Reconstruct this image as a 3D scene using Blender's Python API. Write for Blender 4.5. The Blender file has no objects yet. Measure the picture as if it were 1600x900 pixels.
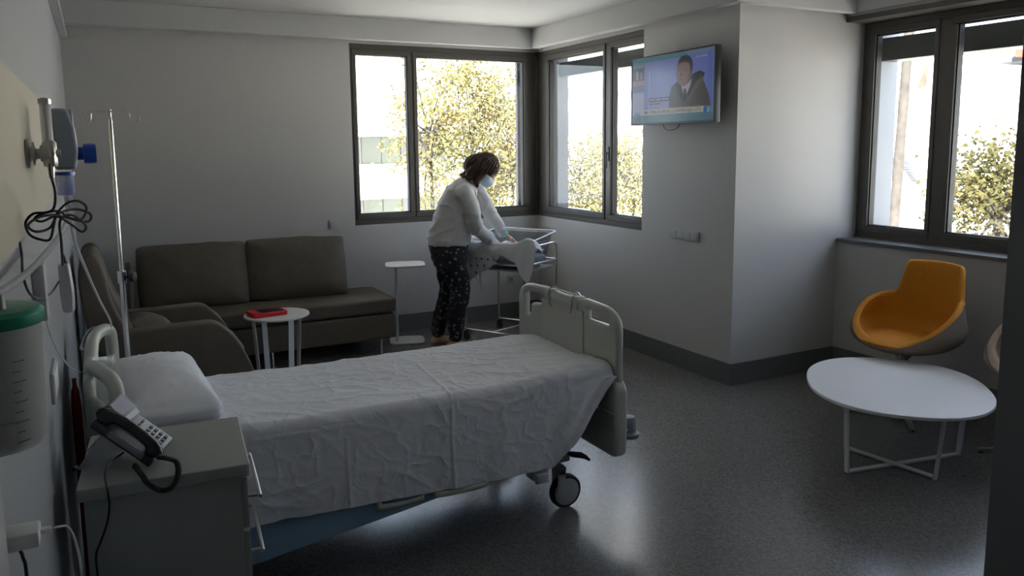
import bpy, bmesh, math, random
from mathutils import Vector, Matrix, Euler, noise
random.seed(7)
PI = math.pi
scene = bpy.context.scene
COL = scene.collection

# ------------------------------------------------------------------ camera model
F, YAW, PITCH, ROLL, CYO = 1240.136, 27.5654, -7.7184, -0.5773, -55.355
CAM = Vector((-3.8657, -6.8479, 1.70))
_y, _p, _r = (math.radians(a) for a in (YAW, PITCH, ROLL))
FW = Vector((math.sin(_y)*math.cos(_p), math.cos(_y)*math.cos(_p), math.sin(_p)))
_rt = Vector((math.cos(_y), -math.sin(_y), 0)); _up = _rt.cross(FW)
RT = _rt*math.cos(_r)+_up*math.sin(_r); UP = -_rt*math.sin(_r)+_up*math.cos(_r)
def ray(px, py): return FW+RT*((px-800)/F)+UP*((450+CYO-py)/F)
def atx(px, py, x): d = ray(px, py); return CAM+d*((x-CAM.x)/d.x)
def aty(px, py, y): d = ray(px, py); return CAM+d*((y-CAM.y)/d.y)
def atz(px, py, z): d = ray(px, py); return CAM+d*((z-CAM.z)/d.z)
def atd(px, py, dist): return CAM+ray(px, py)*dist

cd = bpy.data.cameras.new('camera'); cam = bpy.data.objects.new('camera', cd); COL.objects.link(cam)
cam.matrix_world = Matrix(((RT.x, UP.x, -FW.x, CAM.x), (RT.y, UP.y, -FW.y, CAM.y), (RT.z, UP.z, -FW.z, CAM.z), (0, 0, 0, 1)))
cd.sensor_fit = 'HORIZONTAL'; cd.sensor_width = 36; cd.lens = F/1600*36
cd.shift_y = CYO/1600
cd.clip_start = .02; cd.clip_end = 300
scene.camera = cam

# ------------------------------------------------------------------ materials
def lin(c): return tuple((v/12.92 if v <= .04045 else ((v+.055)/1.055)**2.4) for v in c)
def mat(name, col, rough=.5, metal=0, bump=0, bscale=200, var=0, vscale=8, spec=.5, emit=None, estr=1, sheen=0, stretch=None):
    m = bpy.data.materials.new(name); m.use_nodes = True
    nt = m.node_tree; b = nt.nodes['Principled BSDF']
    b.inputs['Base Color'].default_value = (*col, 1)
    b.inputs['Roughness'].default_value = rough; b.inputs['Metallic'].default_value = metal
    b.inputs['Specular IOR Level'].default_value = spec
    if sheen: b.inputs['Sheen Weight'].default_value = sheen
    tc = nt.nodes.new('ShaderNodeTexCoord')
    src = tc.outputs['Object']
    if stretch:
        mp = nt.nodes.new('ShaderNodeMapping'); mp.inputs['Scale'].default_value = stretch
        nt.links.new(src, mp.inputs['Vector']); src = mp.outputs['Vector']
    if var:
        n = nt.nodes.new('ShaderNodeTexNoise'); n.inputs['Scale'].default_value = vscale; n.inputs['Detail'].default_value = 4
        nt.links.new(src, n.inputs['Vector'])
        r = nt.nodes.new('ShaderNodeValToRGB')
        r.color_ramp.elements[0].position = .3; r.color_ramp.elements[1].position = .7
        r.color_ramp.elements[0].color = (*[max(0, c*(1-var)) for c in col], 1)
        r.color_ramp.elements[1].color = (*[min(1, c*(1+var)) for c in col], 1)
        nt.links.new(n.outputs['Fac'], r.inputs['Fac']); nt.links.new(r.outputs['Color'], b.inputs['Base Color'])
    if bump:
        n2 = nt.nodes.new('ShaderNodeTexNoise'); n2.inputs['Scale'].default_value = bscale; n2.inputs['Detail'].default_value = 3
        nt.links.new(src, n2.inputs['Vector'])
        bp = nt.nodes.new('ShaderNodeBump'); bp.inputs['Strength'].default_value = bump; bp.inputs['Distance'].default_value = .002
        nt.links.new(n2.outputs['Fac'], bp.inputs['Height']); nt.links.new(bp.outputs['Normal'], b.inputs['Normal'])
    if emit:
        b.inputs['Emission Color'].default_value = (*emit, 1); b.inputs['Emission Strength'].default_value = estr
    return m

M = {}
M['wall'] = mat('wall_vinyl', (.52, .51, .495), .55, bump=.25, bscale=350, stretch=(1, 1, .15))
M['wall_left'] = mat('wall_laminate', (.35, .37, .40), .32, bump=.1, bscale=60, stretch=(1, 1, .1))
M['panel'] = mat('headwall_beige', (.40, .375, .30), .45, bump=.1)
M['ceiling'] = mat('ceiling_paint', (.54, .54, .535), .8)
M['base'] = mat('baseboard_grey', (.13, .135, .135), .45)
M['frame'] = mat('anodised_frame', (.105, .098, .085), .38, metal=.25)
M['gasket'] = mat('black_gasket', (.01, .01, .01), .6)
M['sill'] = mat('sill_grey', (.14, .14, .145), .35)
M['bedplastic'] = mat('bed_plastic', (.47, .48, .43), .38)
M['sheet'] = mat('white_sheet', (.80, .81, .86), .85, bump=.5, bscale=500, sheen=.2)

def add_creases(m, scale, dist, strength=1):
    nt = m.node_tree; b = nt.nodes['Principled BSDF']; old = b.inputs['Normal'].links[0].from_socket
    tc = nt.nodes.new('ShaderNodeTexCoord'); n = nt.nodes.new('ShaderNodeTexNoise'); n.inputs['Scale'].default_value = scale; n.inputs['Detail'].default_value = 5; n.inputs['Distortion'].default_value = .8
    try: n.noise_type = 'RIDGED_MULTIFRACTAL'; n.inputs['Gain'].default_value = 1; n.inputs['Offset'].default_value = .9
    except Exception: pass
    bp = nt.nodes.new('ShaderNodeBump'); bp.inputs['Strength'].default_value = strength; bp.inputs['Distance'].default_value = dist
    nt.links.new(tc.outputs['Object'], n.inputs['Vector']); nt.links.new(n.outputs['Fac'], bp.inputs['Height']); nt.links.new(old, bp.inputs['Normal']); nt.links.new(bp.outputs['Normal'], b.inputs['Normal'])
add_creases(M['sheet'], 9, .005, .6)
M['pillow'] = mat('pillow_cotton', (.80, .81, .86), .85, bump=.5, bscale=300)
add_creases(M['pillow'], 3.0, .006, .4)
M['blue'] = mat('blue_cloth', (.32, .50, .70), .8, bump=.3)
M['brown'] = mat('brown_upholstery', (.112, .092, .068), .62, bump=.35, bscale=420, var=.08, vscale=20)
M['chrome'] = mat('chrome', (.75, .75, .75), .18, metal=1)
M['steel'] = mat('steel', (.5, .49, .47), .3, metal=1)
M['white'] = mat('white_laminate', (.74, .74, .74), .35)
M['offwhite'] = mat('cream_laminate', (.34, .35, .33), .4, bump=.15, bscale=120)
M['whitemetal'] = mat('white_metal', (.70, .71, .73), .35)
M['black'] = mat('black_plastic', (.012, .012, .013), .3)
M['darkgrey'] = mat('dark_grey_plastic', (.04, .042, .048), .4)
M['grey'] = mat('grey_plastic', (.25, .26, .28), .4)
M['lightgrey'] = mat('light_grey_plastic', (.45, .46, .48), .4)
M['red'] = mat('red_case', (.55, .012, .02), .4)
M['yellow'] = mat('yellow_wool', (.60, .235, .012), .8, bump=.5, bscale=300, var=.06, vscale=60)
M['shellbrown'] = mat('taupe_upholstery', (.17, .135, .10), .7, bump=.3)
M['taupe'] = mat('taupe_seat_fabric', (.36, .26, .19), .8, bump=.4, bscale=300)
M['skin'] = mat('skin', (.50, .28, .20), .5, var=.05)
M['hair'] = mat('brown_hair', (.060, .028, .015), .55, bump=1, bscale=90, stretch=(6, 6, .6), var=.4, vscale=60)
M['sweater'] = mat('white_knit', (.56, .555, .545), .9, bump=.6, bscale=260, stretch=(1, 1, .5), sheen=.2)
M['mask'] = mat('pale_blue_mask', (.45, .62, .75), .8)
M['teal'] = mat('teal_band', (.25, .60, .52), .5)
M['blueknob'] = mat('blue_knob', (.02, .08, .45), .35)
M['bluegrey'] = mat('blue_grey_plastic', (.28, .33, .42), .4)
M['green'] = mat('green_lid', (.02, .30, .20), .35)
M['orange'] = mat('orange_red_plastic', (.36, .05, .02), .4)
M['cable'] = mat('grey_cable', (.045, .045, .055), .5)
M['whitecable'] = mat('white_cable', (.6, .6, .62), .45)
M['rubber'] = mat('grey_rubber', (.03, .03, .035), .55)
M['blanket'] = mat('white_muslin', (.82, .83, .86), .9, bump=.5, bscale=200)
M['ledge'] = mat('outside_ledge', (.8, .8, .8), .6)
M['shutter'] = mat('dark_shutter', (.03, .035, .033), .45)
M['facade'] = mat('white_render', (.82, .81, .79), .9, var=.03, vscale=.5)
M['facadeshade'] = mat('pale_window_blind', (.10, .107, .12), .6)
M['brick'] = mat('red_brick', (.22, .05, .035), .9, var=.2, vscale=3)
M['bark'] = mat('trunk_bark', (.035, .031, .028), .9, var=.35, vscale=5, bump=1, bscale=12)
M['ground'] = mat('street_paving', (.5, .49, .46), .9, var=.1, vscale=.3)
M['roofgrey'] = mat('roof_unit_grey', (.08, .085, .095), .7)

def glass_mat(name, tint=(1, 1, 1), gloss=.06, rough=0.0):
    m = bpy.data.materials.new(name); m.use_nodes = True; nt = m.node_tree
    for n in list(nt.nodes): nt.nodes.remove(n)
    out = nt.nodes.new('ShaderNodeOutputMaterial'); mx = nt.nodes.new('ShaderNodeMixShader')
    t = nt.nodes.new('ShaderNodeBsdfTransparent'); g = nt.nodes.new('ShaderNodeBsdfGlossy')
    lw = nt.nodes.new('ShaderNodeLayerWeight'); lw.inputs['Blend'].default_value = .5
    pw = nt.nodes.new('ShaderNodeMath'); pw.operation = 'POWER'; pw.inputs[1].default_value = 5
    fr = nt.nodes.new('ShaderNodeMath'); fr.operation = 'MULTIPLY_ADD'; fr.inputs[1].default_value = .8; fr.inputs[2].default_value = .04
    nt.links.new(lw.outputs['Facing'], pw.inputs[0]); nt.links.new(pw.outputs[0], fr.inputs[0])
    t.inputs['Color'].default_value = (*tint, 1); g.inputs['Roughness'].default_value = rough
    nt.links.new(fr.outputs[0], mx.inputs['Fac']); nt.links.new(t.outputs[0], mx.inputs[1]); nt.links.new(g.outputs[0], mx.inputs[2])
    nt.links.new(mx.outputs[0], out.inputs['Surface'])
    return m
M['glass'] = glass_mat('window_glass', (.93, .94, .93))
M['acrylic'] = glass_mat('clear_acrylic', (.80, .82, .84), rough=.05)
def translucent_mat(name, col, fac, rough=.3):
    m = bpy.data.materials.new(name); m.use_nodes = True; nt = m.node_tree
    b = nt.nodes['Principled BSDF']; b.inputs['Base Color'].default_value = (*col, 1); b.inputs['Roughness'].default_value = rough
    out = nt.nodes['Material Output']; mx = nt.nodes.new('ShaderNodeMixShader'); t = nt.nodes.new('ShaderNodeBsdfTransparent')
    t.inputs['Color'].default_value = (.85, .87, .88, 1)
    mx.inputs['Fac'].default_value = fac
    nt.links.new(t.outputs[0], mx.inputs[1]); nt.links.new(b.outputs[0], mx.inputs[2]); nt.links.new(mx.outputs[0], out.inputs['Surface'])
    return m
M['jar'] = translucent_mat('clear_jar_plastic', (.68, .70, .71), .55)
M['cleartube'] = translucent_mat('clear_tubing', (.45, .47, .52), .5)
M['bluejar'] = translucent_mat('blue_tinted_jar', (.25, .3, .7), .4)
def leaf_mat(name, c1, c2):
    m = bpy.data.materials.new(name); m.use_nodes = True; nt = m.node_tree
    for n in list(nt.nodes): nt.nodes.remove(n)
    out = nt.nodes.new('ShaderNodeOutputMaterial'); mx = nt.nodes.new('ShaderNodeMixShader'); mx.inputs[0].default_value = .45
    d = nt.nodes.new('ShaderNodeBsdfDiffuse'); t = nt.nodes.new('ShaderNodeBsdfTranslucent')
    tc = nt.nodes.new('ShaderNodeTexCoord'); n = nt.nodes.new('ShaderNodeTexNoise'); n.inputs['Scale'].default_value = 1.3; n.inputs['Detail'].default_value = 6
    r = nt.nodes.new('ShaderNodeValToRGB'); r.color_ramp.elements[0].position = .38; r.color_ramp.elements[1].position = .62
    r.color_ramp.elements[0].color = (*c1, 1); r.color_ramp.elements[1].color = (*c2, 1)
    nt.links.new(tc.outputs['Object'], n.inputs['Vector']); nt.links.new(n.outputs['Fac'], r.inputs['Fac'])
    nt.links.new(r.outputs[0], d.inputs[0]); nt.links.new(r.outputs[0], t.inputs[0])
    nt.links.new(d.outputs[0], mx.inputs[1]); nt.links.new(t.outputs[0], mx.inputs[2]); nt.links.new(mx.outputs[0], out.inputs['Surface'])
    return m
M['leaf'] = leaf_mat('plane_tree_leaves', (.16, .13, .055), (.21, .21, .10))
M['leaf2'] = leaf_mat('green_leaves', (.045, .045, .02), (.11, .10, .045))
def floor_mat():
    m = bpy.data.materials.new('speckled_vinyl_floor'); m.use_nodes = True; nt = m.node_tree; b = nt.nodes['Principled BSDF']
    tc = nt.nodes.new('ShaderNodeTexCoord')
    v = nt.nodes.new('ShaderNodeTexVoronoi'); v.inputs['Scale'].default_value = 130
    n = nt.nodes.new('ShaderNodeTexNoise'); n.inputs['Scale'].default_value = 1.2; n.inputs['Detail'].default_value = 2
    r = nt.nodes.new('ShaderNodeValToRGB'); e = r.color_ramp.elements
    e[0].position = .2; e[0].color = (.142, .138, .131, 1); e[1].position = .8; e[1].color = (.158, .154, .146, 1)
    r2 = nt.nodes.new('ShaderNodeValToRGB'); r2.color_ramp.elements[0].color = (.6, .6, .6, 1); r2.color_ramp.elements[1].color = (1.5, 1.5, 1.5, 1)
    mu = nt.nodes.new('ShaderNodeMix'); mu.data_type = 'RGBA'; mu.blend_type = 'MULTIPLY'; mu.inputs[0].default_value = 1
    nt.links.new(tc.outputs['Object'], v.inputs['Vector']); nt.links.new(tc.outputs['Object'], n.inputs['Vector'])
    nt.links.new(n.outputs['Fac'], r.inputs['Fac']); nt.links.new(v.outputs['Color'], r2.inputs['Fac'])
    nt.links.new(r.outputs[0], mu.inputs[6]); nt.links.new(r2.outputs[0], mu.inputs[7]); nt.links.new(mu.outputs[2], b.inputs['Base Color'])
    mr = nt.nodes.new('ShaderNodeMapRange'); mr.inputs[3].default_value = .22; mr.inputs[4].default_value = .27
    nt.links.new(n.outputs['Fac'], mr.inputs[0]); nt.links.new(mr.outputs[0], b.inputs['Roughness'])
    b.inputs['Specular IOR Level'].default_value = .5
    return m
M['floor'] = floor_mat()
def pattern_mat(name, base, spot, scale, thr, rough=.85):
    m = bpy.data.materials.new(name); m.use_nodes = True; nt = m.node_tree; b = nt.nodes['Principled BSDF']
    b.inputs['Roughness'].default_value = rough
    tc = nt.nodes.new('ShaderNodeTexCoord'); v = nt.nodes.new('ShaderNodeTexVoronoi'); v.inputs['Scale'].default_value = scale
    n = nt.nodes.new('ShaderNodeTexNoise'); n.inputs['Scale'].default_value = scale*2.2; n.inputs['Detail'].default_value = 2
    ad = nt.nodes.new('ShaderNodeMath'); ad.operation = 'ADD'; s = nt.nodes.new('ShaderNodeMath'); s.operation = 'MULTIPLY'; s.inputs[1].default_value = .55
    r = nt.nodes.new('ShaderNodeValToRGB'); r.color_ramp.elements[0].position = thr; r.color_ramp.elements[1].position = thr+.06
    r.color_ramp.elements[0].color = (*spot, 1); r.color_ramp.elements[1].color = (*base, 1)
    nt.links.new(tc.outputs['Object'], v.inputs['Vector']); nt.links.new(tc.outputs['Object'], n.inputs['Vector'])
    nt.links.new(n.outputs['Fac'], s.inputs[0]); nt.links.new(s.outputs[0], ad.inputs[0]); nt.links.new(v.outputs['Distance'], ad.inputs[1])
    nt.links.new(ad.outputs[0], r.inputs[0]); nt.links.new(r.outputs[0], b.inputs['Base Color'])
    return m
M['pants'] = pattern_mat('navy_floral_cloth', (.014, .014, .020), (.17, .17, .19), 24, .51)

# ------------------------------------------------------------------ builders
XF = {}       # world matrix of every root
def smooth(me, angle=40):
    for p in me.polygons: p.use_smooth = True
    try: me.set_sharp_from_angle(angle=math.radians(angle))
    except Exception: pass
def rootof(o):
    while o.parent: o = o.parent
    return o
def thing(name, label, cat, loc=(0, 0, 0), rz=0, group=None):
    o = bpy.data.objects.new(name, None); COL.objects.link(o); o.empty_display_size = .1
    o.location = loc; o.rotation_euler = (0, 0, rz)
    XF[o.name] = Matrix.Translation(Vector(loc)) @ Matrix.Rotation(rz, 4, 'Z')
    if label: tag(o, label, cat, group)
    return o
def tag(o, label, cat, group=None):
    o['label'] = label; o['category'] = cat
    if group: o['group'] = group
    return o
def link(name, me, m, parent=None, label=None, world=True, sm=40):
    """me is in world coordinates (world=True) or in the coordinates of its thing (world=False)"""
    if sm: smooth(me, sm)
    if m is not None:
        if isinstance(m, (list, tuple)):
            for k in m: me.materials.append(k)
        else: me.materials.append(m)
    o = bpy.data.objects.new(name, me); COL.objects.link(o)
    if parent is not None:
        r = rootof(parent)
        if world: me.transform(XF[r.name].inverted())
        o.parent = parent
    else:
        XF[o.name] = Matrix.Identity(4)
        # give a one-mesh thing its origin at its base
        if world and len(me.vertices):
            xs = [v.co for v in me.vertices]
            c = Vector(((min(v.x for v in xs)+max(v.x for v in xs))/2, (min(v.y for v in xs)+max(v.y for v in xs))/2, min(v.z for v in xs)))
            me.transform(Matrix.Translation(-c)); o.location = c
            XF[o.name] = Matrix.Translation(c)
    if label: o['label'] = label
    return o
def tomesh(bm):
    me = bpy.data.meshes.new('m'); bmesh.ops.recalc_face_normals(bm, faces=bm.faces); bm.to_mesh(me); bm.free(); return me
def obj(name, bm, m, parent=None, label=None, world=True, sm=40):
    return link(name, tomesh(bm) if isinstance(bm, bmesh.types.BMesh) else bm, m, parent, label, world, sm)
def struct(name, bm, m, parent=None, **k):
    o = obj(name, bm, m, parent, **k)
    if parent is None: o['kind'] = 'structure'
    return o
def B(): return bmesh.new()
def box(bm, a, b, bev=0, seg=2, mtx=None):
    a = Vector(a); b = Vector(b)
    r = bmesh.ops.create_cube(bm, size=1); vs = r['verts']
    s = b-a; c = (a+b)/2
    for v in vs: v.co = Vector((v.co.x*s.x+c.x, v.co.y*s.y+c.y, v.co.z*s.z+c.z))
    if bev:
        es = list({e for v in vs for e in v.link_edges})
        r2 = bmesh.ops.bevel(bm, geom=es, offset=bev, segments=seg, profile=.6, affect='EDGES')
        vs = list({v for f in r2['faces'] for v in f.verts} | {v for v in vs if v.is_valid})
    if mtx is not None:
        for v in vs: v.co = mtx @ v.co
    return bm
def catmull(pts, n=8):
    pts = [Vector(p) for p in pts]
    if len(pts) < 3: return pts
    P = [pts[0]*2-pts[1]]+pts+[pts[-1]*2-pts[-2]]; out = []
    for i in range(1, len(P)-2):
        for k in range(n):
            t = k/n; a, b, c, d = P[i-1], P[i], P[i+1], P[i+2]
            out.append(.5*((2*b)+(c-a)*t+(2*a-5*b+4*c-d)*t*t+(3*b-a-3*c+d)*t*t*t))
    out.append(pts[-1]); return out
def tube(bm, pts, r, seg=10, cap=True, closed=False):
    """r a number or a list (one radius per point)"""
    pts = [Vector(p) for p in pts]; n = len(pts)
    rs = r if isinstance(r, (list, tuple)) else [r]*n
    rings = []; prev = None
    for i, p in enumerate(pts):
        if closed: t = pts[(i+1) % n]-pts[i-1]
        else: t = pts[min(i+1, n-1)]-pts[max(i-1, 0)]
        if t.length < 1e-9: t = Vector((0, 0, 1))
        t.normalize()
        if prev is None:
            a = Vector((0, 0, 1)) if abs(t.z) < .9 else Vector((1, 0, 0)); u = t.cross(a).normalized()
        else: u = (prev-t*prev.dot(t)).normalized()
        prev = u; w = t.cross(u)
        rings.append([bm.verts.new(p+(u*math.cos(2*PI*k/seg)+w*math.sin(2*PI*k/seg))*rs[i]) for k in range(seg)])
    m = n if closed else n-1
    for i in range(m):
        A, C = rings[i], rings[(i+1) % n]
        for k in range(seg): bm.faces.new((A[k], A[(k+1) % seg], C[(k+1) % seg], C[k]))
    if cap and not closed:
        bm.faces.new(rings[0][::-1]); bm.faces.new(rings[-1])
    return bm
def limb(bm, pts, rs, n=6, seg=14):
    """a tapering limb with rounded ends, through the joints pts"""
    P = catmull(pts, n); R = []
    for i in range(len(pts)-1):
        for k in range(n):
            t = k/n; t = t*t*(3-2*t); R.append(rs[i]*(1-t)+rs[i+1]*t)
    R.append(rs[-1])
    if len(pts) < 3:
        P = [Vector(pts[0]).lerp(Vector(pts[1]), k/n) for k in range(n+1)]
    a, b = (P[0]-P[1]).normalized(), (P[-1]-P[-2]).normalized()
    h = [(P[0]+a*R[0]*math.sin(q), R[0]*math.cos(q)) for q in (1.45, 1.1, .7, .35)]
    t = [(P[-1]+b*R[-1]*math.sin(q), R[-1]*math.cos(q)) for q in (.35, .7, 1.1, 1.45)]
    P = [x[0] for x in h]+P+[x[0] for x in t]; R = [x[1] for x in h]+R+[x[1] for x in t]
    return tube(bm, P, R, seg)
def lathe(bm, prof, c=(0, 0, 0), seg=32, axis='Z', mtx=None):
    c = Vector(c); rings = []; new = []
    for r, h in prof:
        ring = []
        for k in range(seg):
            a = 2*PI*k/seg
            v = (r*math.cos(a), r*math.sin(a), h)
            if axis == 'X': v = (v[2], v[0], v[1])
            if axis == 'Y': v = (v[0], v[2], v[1])
            w = bm.verts.new(c+Vector(v)); ring.append(w); new.append(w)
        rings.append(ring)
    for A, C in zip(rings, rings[1:]):
        for k in range(seg): bm.faces.new((A[k], A[(k+1) % seg], C[(k+1) % seg], C[k]))
    if prof[0][0] > 1e-6: bm.faces.new(rings[0][::-1])
    if prof[-1][0] > 1e-6: bm.faces.new(rings[-1])
    bmesh.ops.remove_doubles(bm, verts=new, dist=1e-6)
    if mtx is not None:
        for v in new:
            if v.is_valid: v.co = mtx @ v.co
    return bm
def ellipsoid(bm, c, r, mtx=None, u=20, v=14):
    res = bmesh.ops.create_uvsphere(bm, u_segments=u, v_segments=v, radius=1)
    for w in res['verts']:
        p = Vector((w.co.x*r[0], w.co.y*r[1], w.co.z*r[2]))
        if mtx is not None: p = mtx @ p
        w.co = p+Vector(c)
    return bm
def prism(bm, pts, d, flip=False):
    """closed polygon pts swept along the vector d"""
    d = Vector(d); a = [bm.verts.new(Vector(p)) for p in pts]; b = [bm.verts.new(Vector(p)+d) for p in pts]; n = len(pts)
    bm.faces.new(a[::-1]); bm.faces.new(b)
    for i in range(n): bm.faces.new((a[i], a[(i+1) % n], b[(i+1) % n], b[i]))
    return bm
def evalmesh(me, mods):
    o = bpy.data.objects.new('tmp', me); COL.objects.link(o)
    for typ, props in mods:
        md = o.modifiers.new('m', typ)
        for k, v in props.items(): setattr(md, k, v)
    dg = bpy.context.evaluated_depsgraph_get(); dg.update()
    out = bpy.data.meshes.new_from_object(o.evaluated_get(dg), depsgraph=dg)
    bpy.data.objects.remove(o); return out
def fuse(bm, voxel=.01, sm=6, fac=.5):
    """melt overlapping closed shapes into one continuous skin"""
    me = tomesh(bm)
    return evalmesh(me, [('REMESH', dict(mode='VOXEL', voxel_size=voxel, use_smooth_shade=True)), ('SMOOTH', dict(iterations=sm, factor=fac))])
def plate(outlines, depth, bev, mtx, res=6):
    """flat shape with holes, given thickness and a rounded edge; outlines are lists of (x, y)"""
    cu = bpy.data.curves.new('c', 'CURVE'); cu.dimensions = '2D'; cu.fill_mode = 'BOTH'
    cu.extrude = depth/2-bev; cu.bevel_depth = bev; cu.bevel_resolution = 3; cu.offset = -bev
    for o in outlines:
        s = cu.splines.new('POLY'); s.points.add(len(o)-1); s.use_cyclic_u = True
        for i, (x, y) in enumerate(o): s.points[i].co = (x, y, 0, 1)
    ob = bpy.data.objects.new('c', cu); COL.objects.link(ob)
    dg = bpy.context.evaluated_depsgraph_get(); dg.update()
    me = bpy.data.meshes.new_from_object(ob.evaluated_get(dg), depsgraph=dg); bpy.data.objects.remove(ob)
    me.transform(mtx); return me
def roundpoly(pts, r, n=5):
    out = []; N = len(pts)
    for i in range(N):
        p = Vector((*pts[i], 0)); a = Vector((*pts[i-1], 0)); b = Vector((*pts[(i+1) % N], 0))
        ri = r[i] if isinstance(r, (list, tuple)) else r
        da = (a-p); db = (b-p); k = min(ri, da.length*.49, db.length*.49)
        s = p+da.normalized()*k; e = p+db.normalized()*k
        for j in range(n+1):
            t = j/n; q = s*(1-t)**2+p*2*t*(1-t)+e*t*t; out.append((q.x, q.y))
    return out
def text_mesh(txt, size, mtx, ext=.0004, align='LEFT', squash=1):
    cu = bpy.data.curves.new('t', 'FONT'); cu.body = txt; cu.size = size; cu.extrude = ext; cu.align_x = align; cu.resolution_u = 3
    ob = bpy.data.objects.new('t', cu); COL.objects.link(ob); dg = bpy.context.evaluated_depsgraph_get(); dg.update()
    me = bpy.data.meshes.new_from_object(ob.evaluated_get(dg), depsgraph=dg); bpy.data.objects.remove(ob)
    me.transform(Matrix.Diagonal((squash, 1, 1, 1))); me.transform(mtx); return me
def softbox(size, r, puff=(0, 0, 0), n=14, pinch=0, wr=0, seed=0):
    """upholstered block centred on the origin: rounded edges, bulging faces, light wrinkles"""
    bm = B(); bmesh.ops.create_cube(bm, size=2); bmesh.ops.subdivide_edges(bm, edges=bm.edges, cuts=n, use_grid_fill=True)
    h = Vector(size)/2; pu = Vector(puff)
    for v in bm.verts:
        c = v.co.copy(); p = Vector((c.x*h.x, c.y*h.y, c.z*h.z))
        q = Vector([max(-(h[i]-r), min(h[i]-r, p[i])) for i in range(3)]); d = p-q
        if d.length > 1e-6: p = q+d.normalized()*r
        b = [(1-c[(i+1) % 3]**2)*(1-c[(i+2) % 3]**2) for i in range(3)]
        for i in range(3): p[i] += pu[i]*b[i]*c[i]
        if pinch:
            e = (c.x*c.x)*(c.y*c.y); 
            p.z *= 1-.6*max(abs(c.x), abs(c.y))**6*pinch
        if wr:
            p += Vector((0, 0, 1))*wr*noise.noise(Vector((p.x*7+seed, p.y*7, p.z*3)))+Vector((0, wr*.6*noise.noise(Vector((p.x*9, p.z*9+seed, 3))), 0))
        v.co = p
    return bm
def xform(bm, m):
    for v in bm.verts: v.co = m @ v.co
    return bm
def T(x, y, z): return Matrix.Translation(Vector((x, y, z)))
def RX(a): return Matrix.Rotation(math.radians(a), 4, 'X')
def RY(a): return Matrix.Rotation(math.radians(a), 4, 'Y')
def RZ(a): return Matrix.Rotation(math.radians(a), 4, 'Z')
def dup(root, loc, rz, label=None, group=None):
    def cp(o, par):
        c = o.copy(); COL.objects.link(c); c.parent = par
        for ch in [k for k in bpy.data.objects if k.parent == o]: cp(ch, c)
        return c
    r = cp(root, None); r.location = loc; r.rotation_euler = (0, 0, rz)
    XF[r.name] = Matrix.Translation(Vector(loc)) @ Matrix.Rotation(rz, 4, 'Z')
    if label: r['label'] = label
    if group: r['group'] = group
    return r

# ------------------------------------------------------------------ the room
LX, BX, PY = -4.023, 1.024, -2.746        # left wall, window bay wall, bay's far wall
ZS, ZC = 2.603, 2.785                      # dropped edge and main ceiling
YB = -8.2                                  # wall behind the camera
TH = .22
ZT, ZL = 2.583, 1.012                      # head and sill of the corner windows
W1X, W2Y = -1.853, -1.70                   # far ends of the two corner windows
bm = box(B(), (LX-TH, YB-TH, -.25), (1.40, PY+.22, 0)); box(bm, (LX-TH, PY+.22, -.25), (TH, TH, 0)); struct('floor', bm, M['floor'], sm=0)
bm = box(B(), (LX-TH, YB-TH, ZC), (1.40, PY+.22, ZC+.3)); box(bm, (LX-TH, PY+.22, ZC), (TH, TH, ZC+.3)); struct('ceiling', bm, M['ceiling'], sm=0)
# the dropped ceiling edge along the window walls
o = .12
def drop(name, a, b): struct(name, box(B(), a, b, .004, 1), M['ceiling'])
drop('trim_1', (LX, -o, ZS), (.0, -.04, ZC+.001))
drop('trim_2', (-o, PY-o+.036, ZS), (-.04, -.04, ZC+.001))
drop('trim_3', (-o, PY-.10, ZS), (BX+.0, PY-.04, ZC+.001))
drop('trim_4', (BX-.03, YB, ZS+.004), (BX+.04, PY-.04, ZC+.001))
# left wall with a beige service panel let into it
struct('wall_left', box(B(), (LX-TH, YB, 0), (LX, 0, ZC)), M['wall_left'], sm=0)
struct('trim_5', box(B(), (LX, -7.4, 1.512), (LX+.012, -.25, 1.872), .003, 1), M['panel'])
struct('trim_6', box(B(), (LX, -3.2, 2.50), (LX+.05, -.12, 2.535), .004, 1), M['lightgrey'])
# back wall around the window
bm = B()
box(bm, (LX-TH, 0, 0), (W1X, TH, ZC)); box(bm, (W1X, 0, 0), (0, TH, ZL)); box(bm, (W1X, 0, ZT), (0, TH, ZC))
struct('wall_back', bm, M['wall'], sm=0)
# wall with the television
bm = B()
box(bm, (0, PY+.22, 0), (TH, W2Y, ZC)); box(bm, (0, W2Y, 0), (TH, TH, ZL)); box(bm, (0, W2Y, ZT), (TH, TH, ZC))
struct('wall_right', bm, M['wall'], sm=0)
# wall between the television and the bay
ZL3, ZT3, RD = .985, 2.553, .19
bm = B(); box(bm, (0, PY, 0), (BX+RD+.12, PY+.22, ZC)); struct('wall_middle', bm, M['wall'], sm=0)
# bay wall
bm = B()
box(bm, (BX, YB, 0), (BX+RD+.12, PY, ZL3)); box(bm, (BX, YB, ZT3), (BX+RD+.12, PY, ZC)); box(bm, (BX, YB, ZL3), (BX+RD+.12, -5.63, ZT3))
struct('wall_bay', bm, M['wall'], sm=0)
struct('wall_front', box(B(), (LX-TH, YB-TH, 0), (1.40, YB, ZC)), M['wall'], sm=0)
# bathroom block on the right of the entrance
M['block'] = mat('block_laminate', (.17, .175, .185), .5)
NX, NY = -1.79, -5.64
struct('wall_block', box(B(), (NX, YB, 0), (BX, NY, ZC)), M['block'], sm=0)
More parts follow.
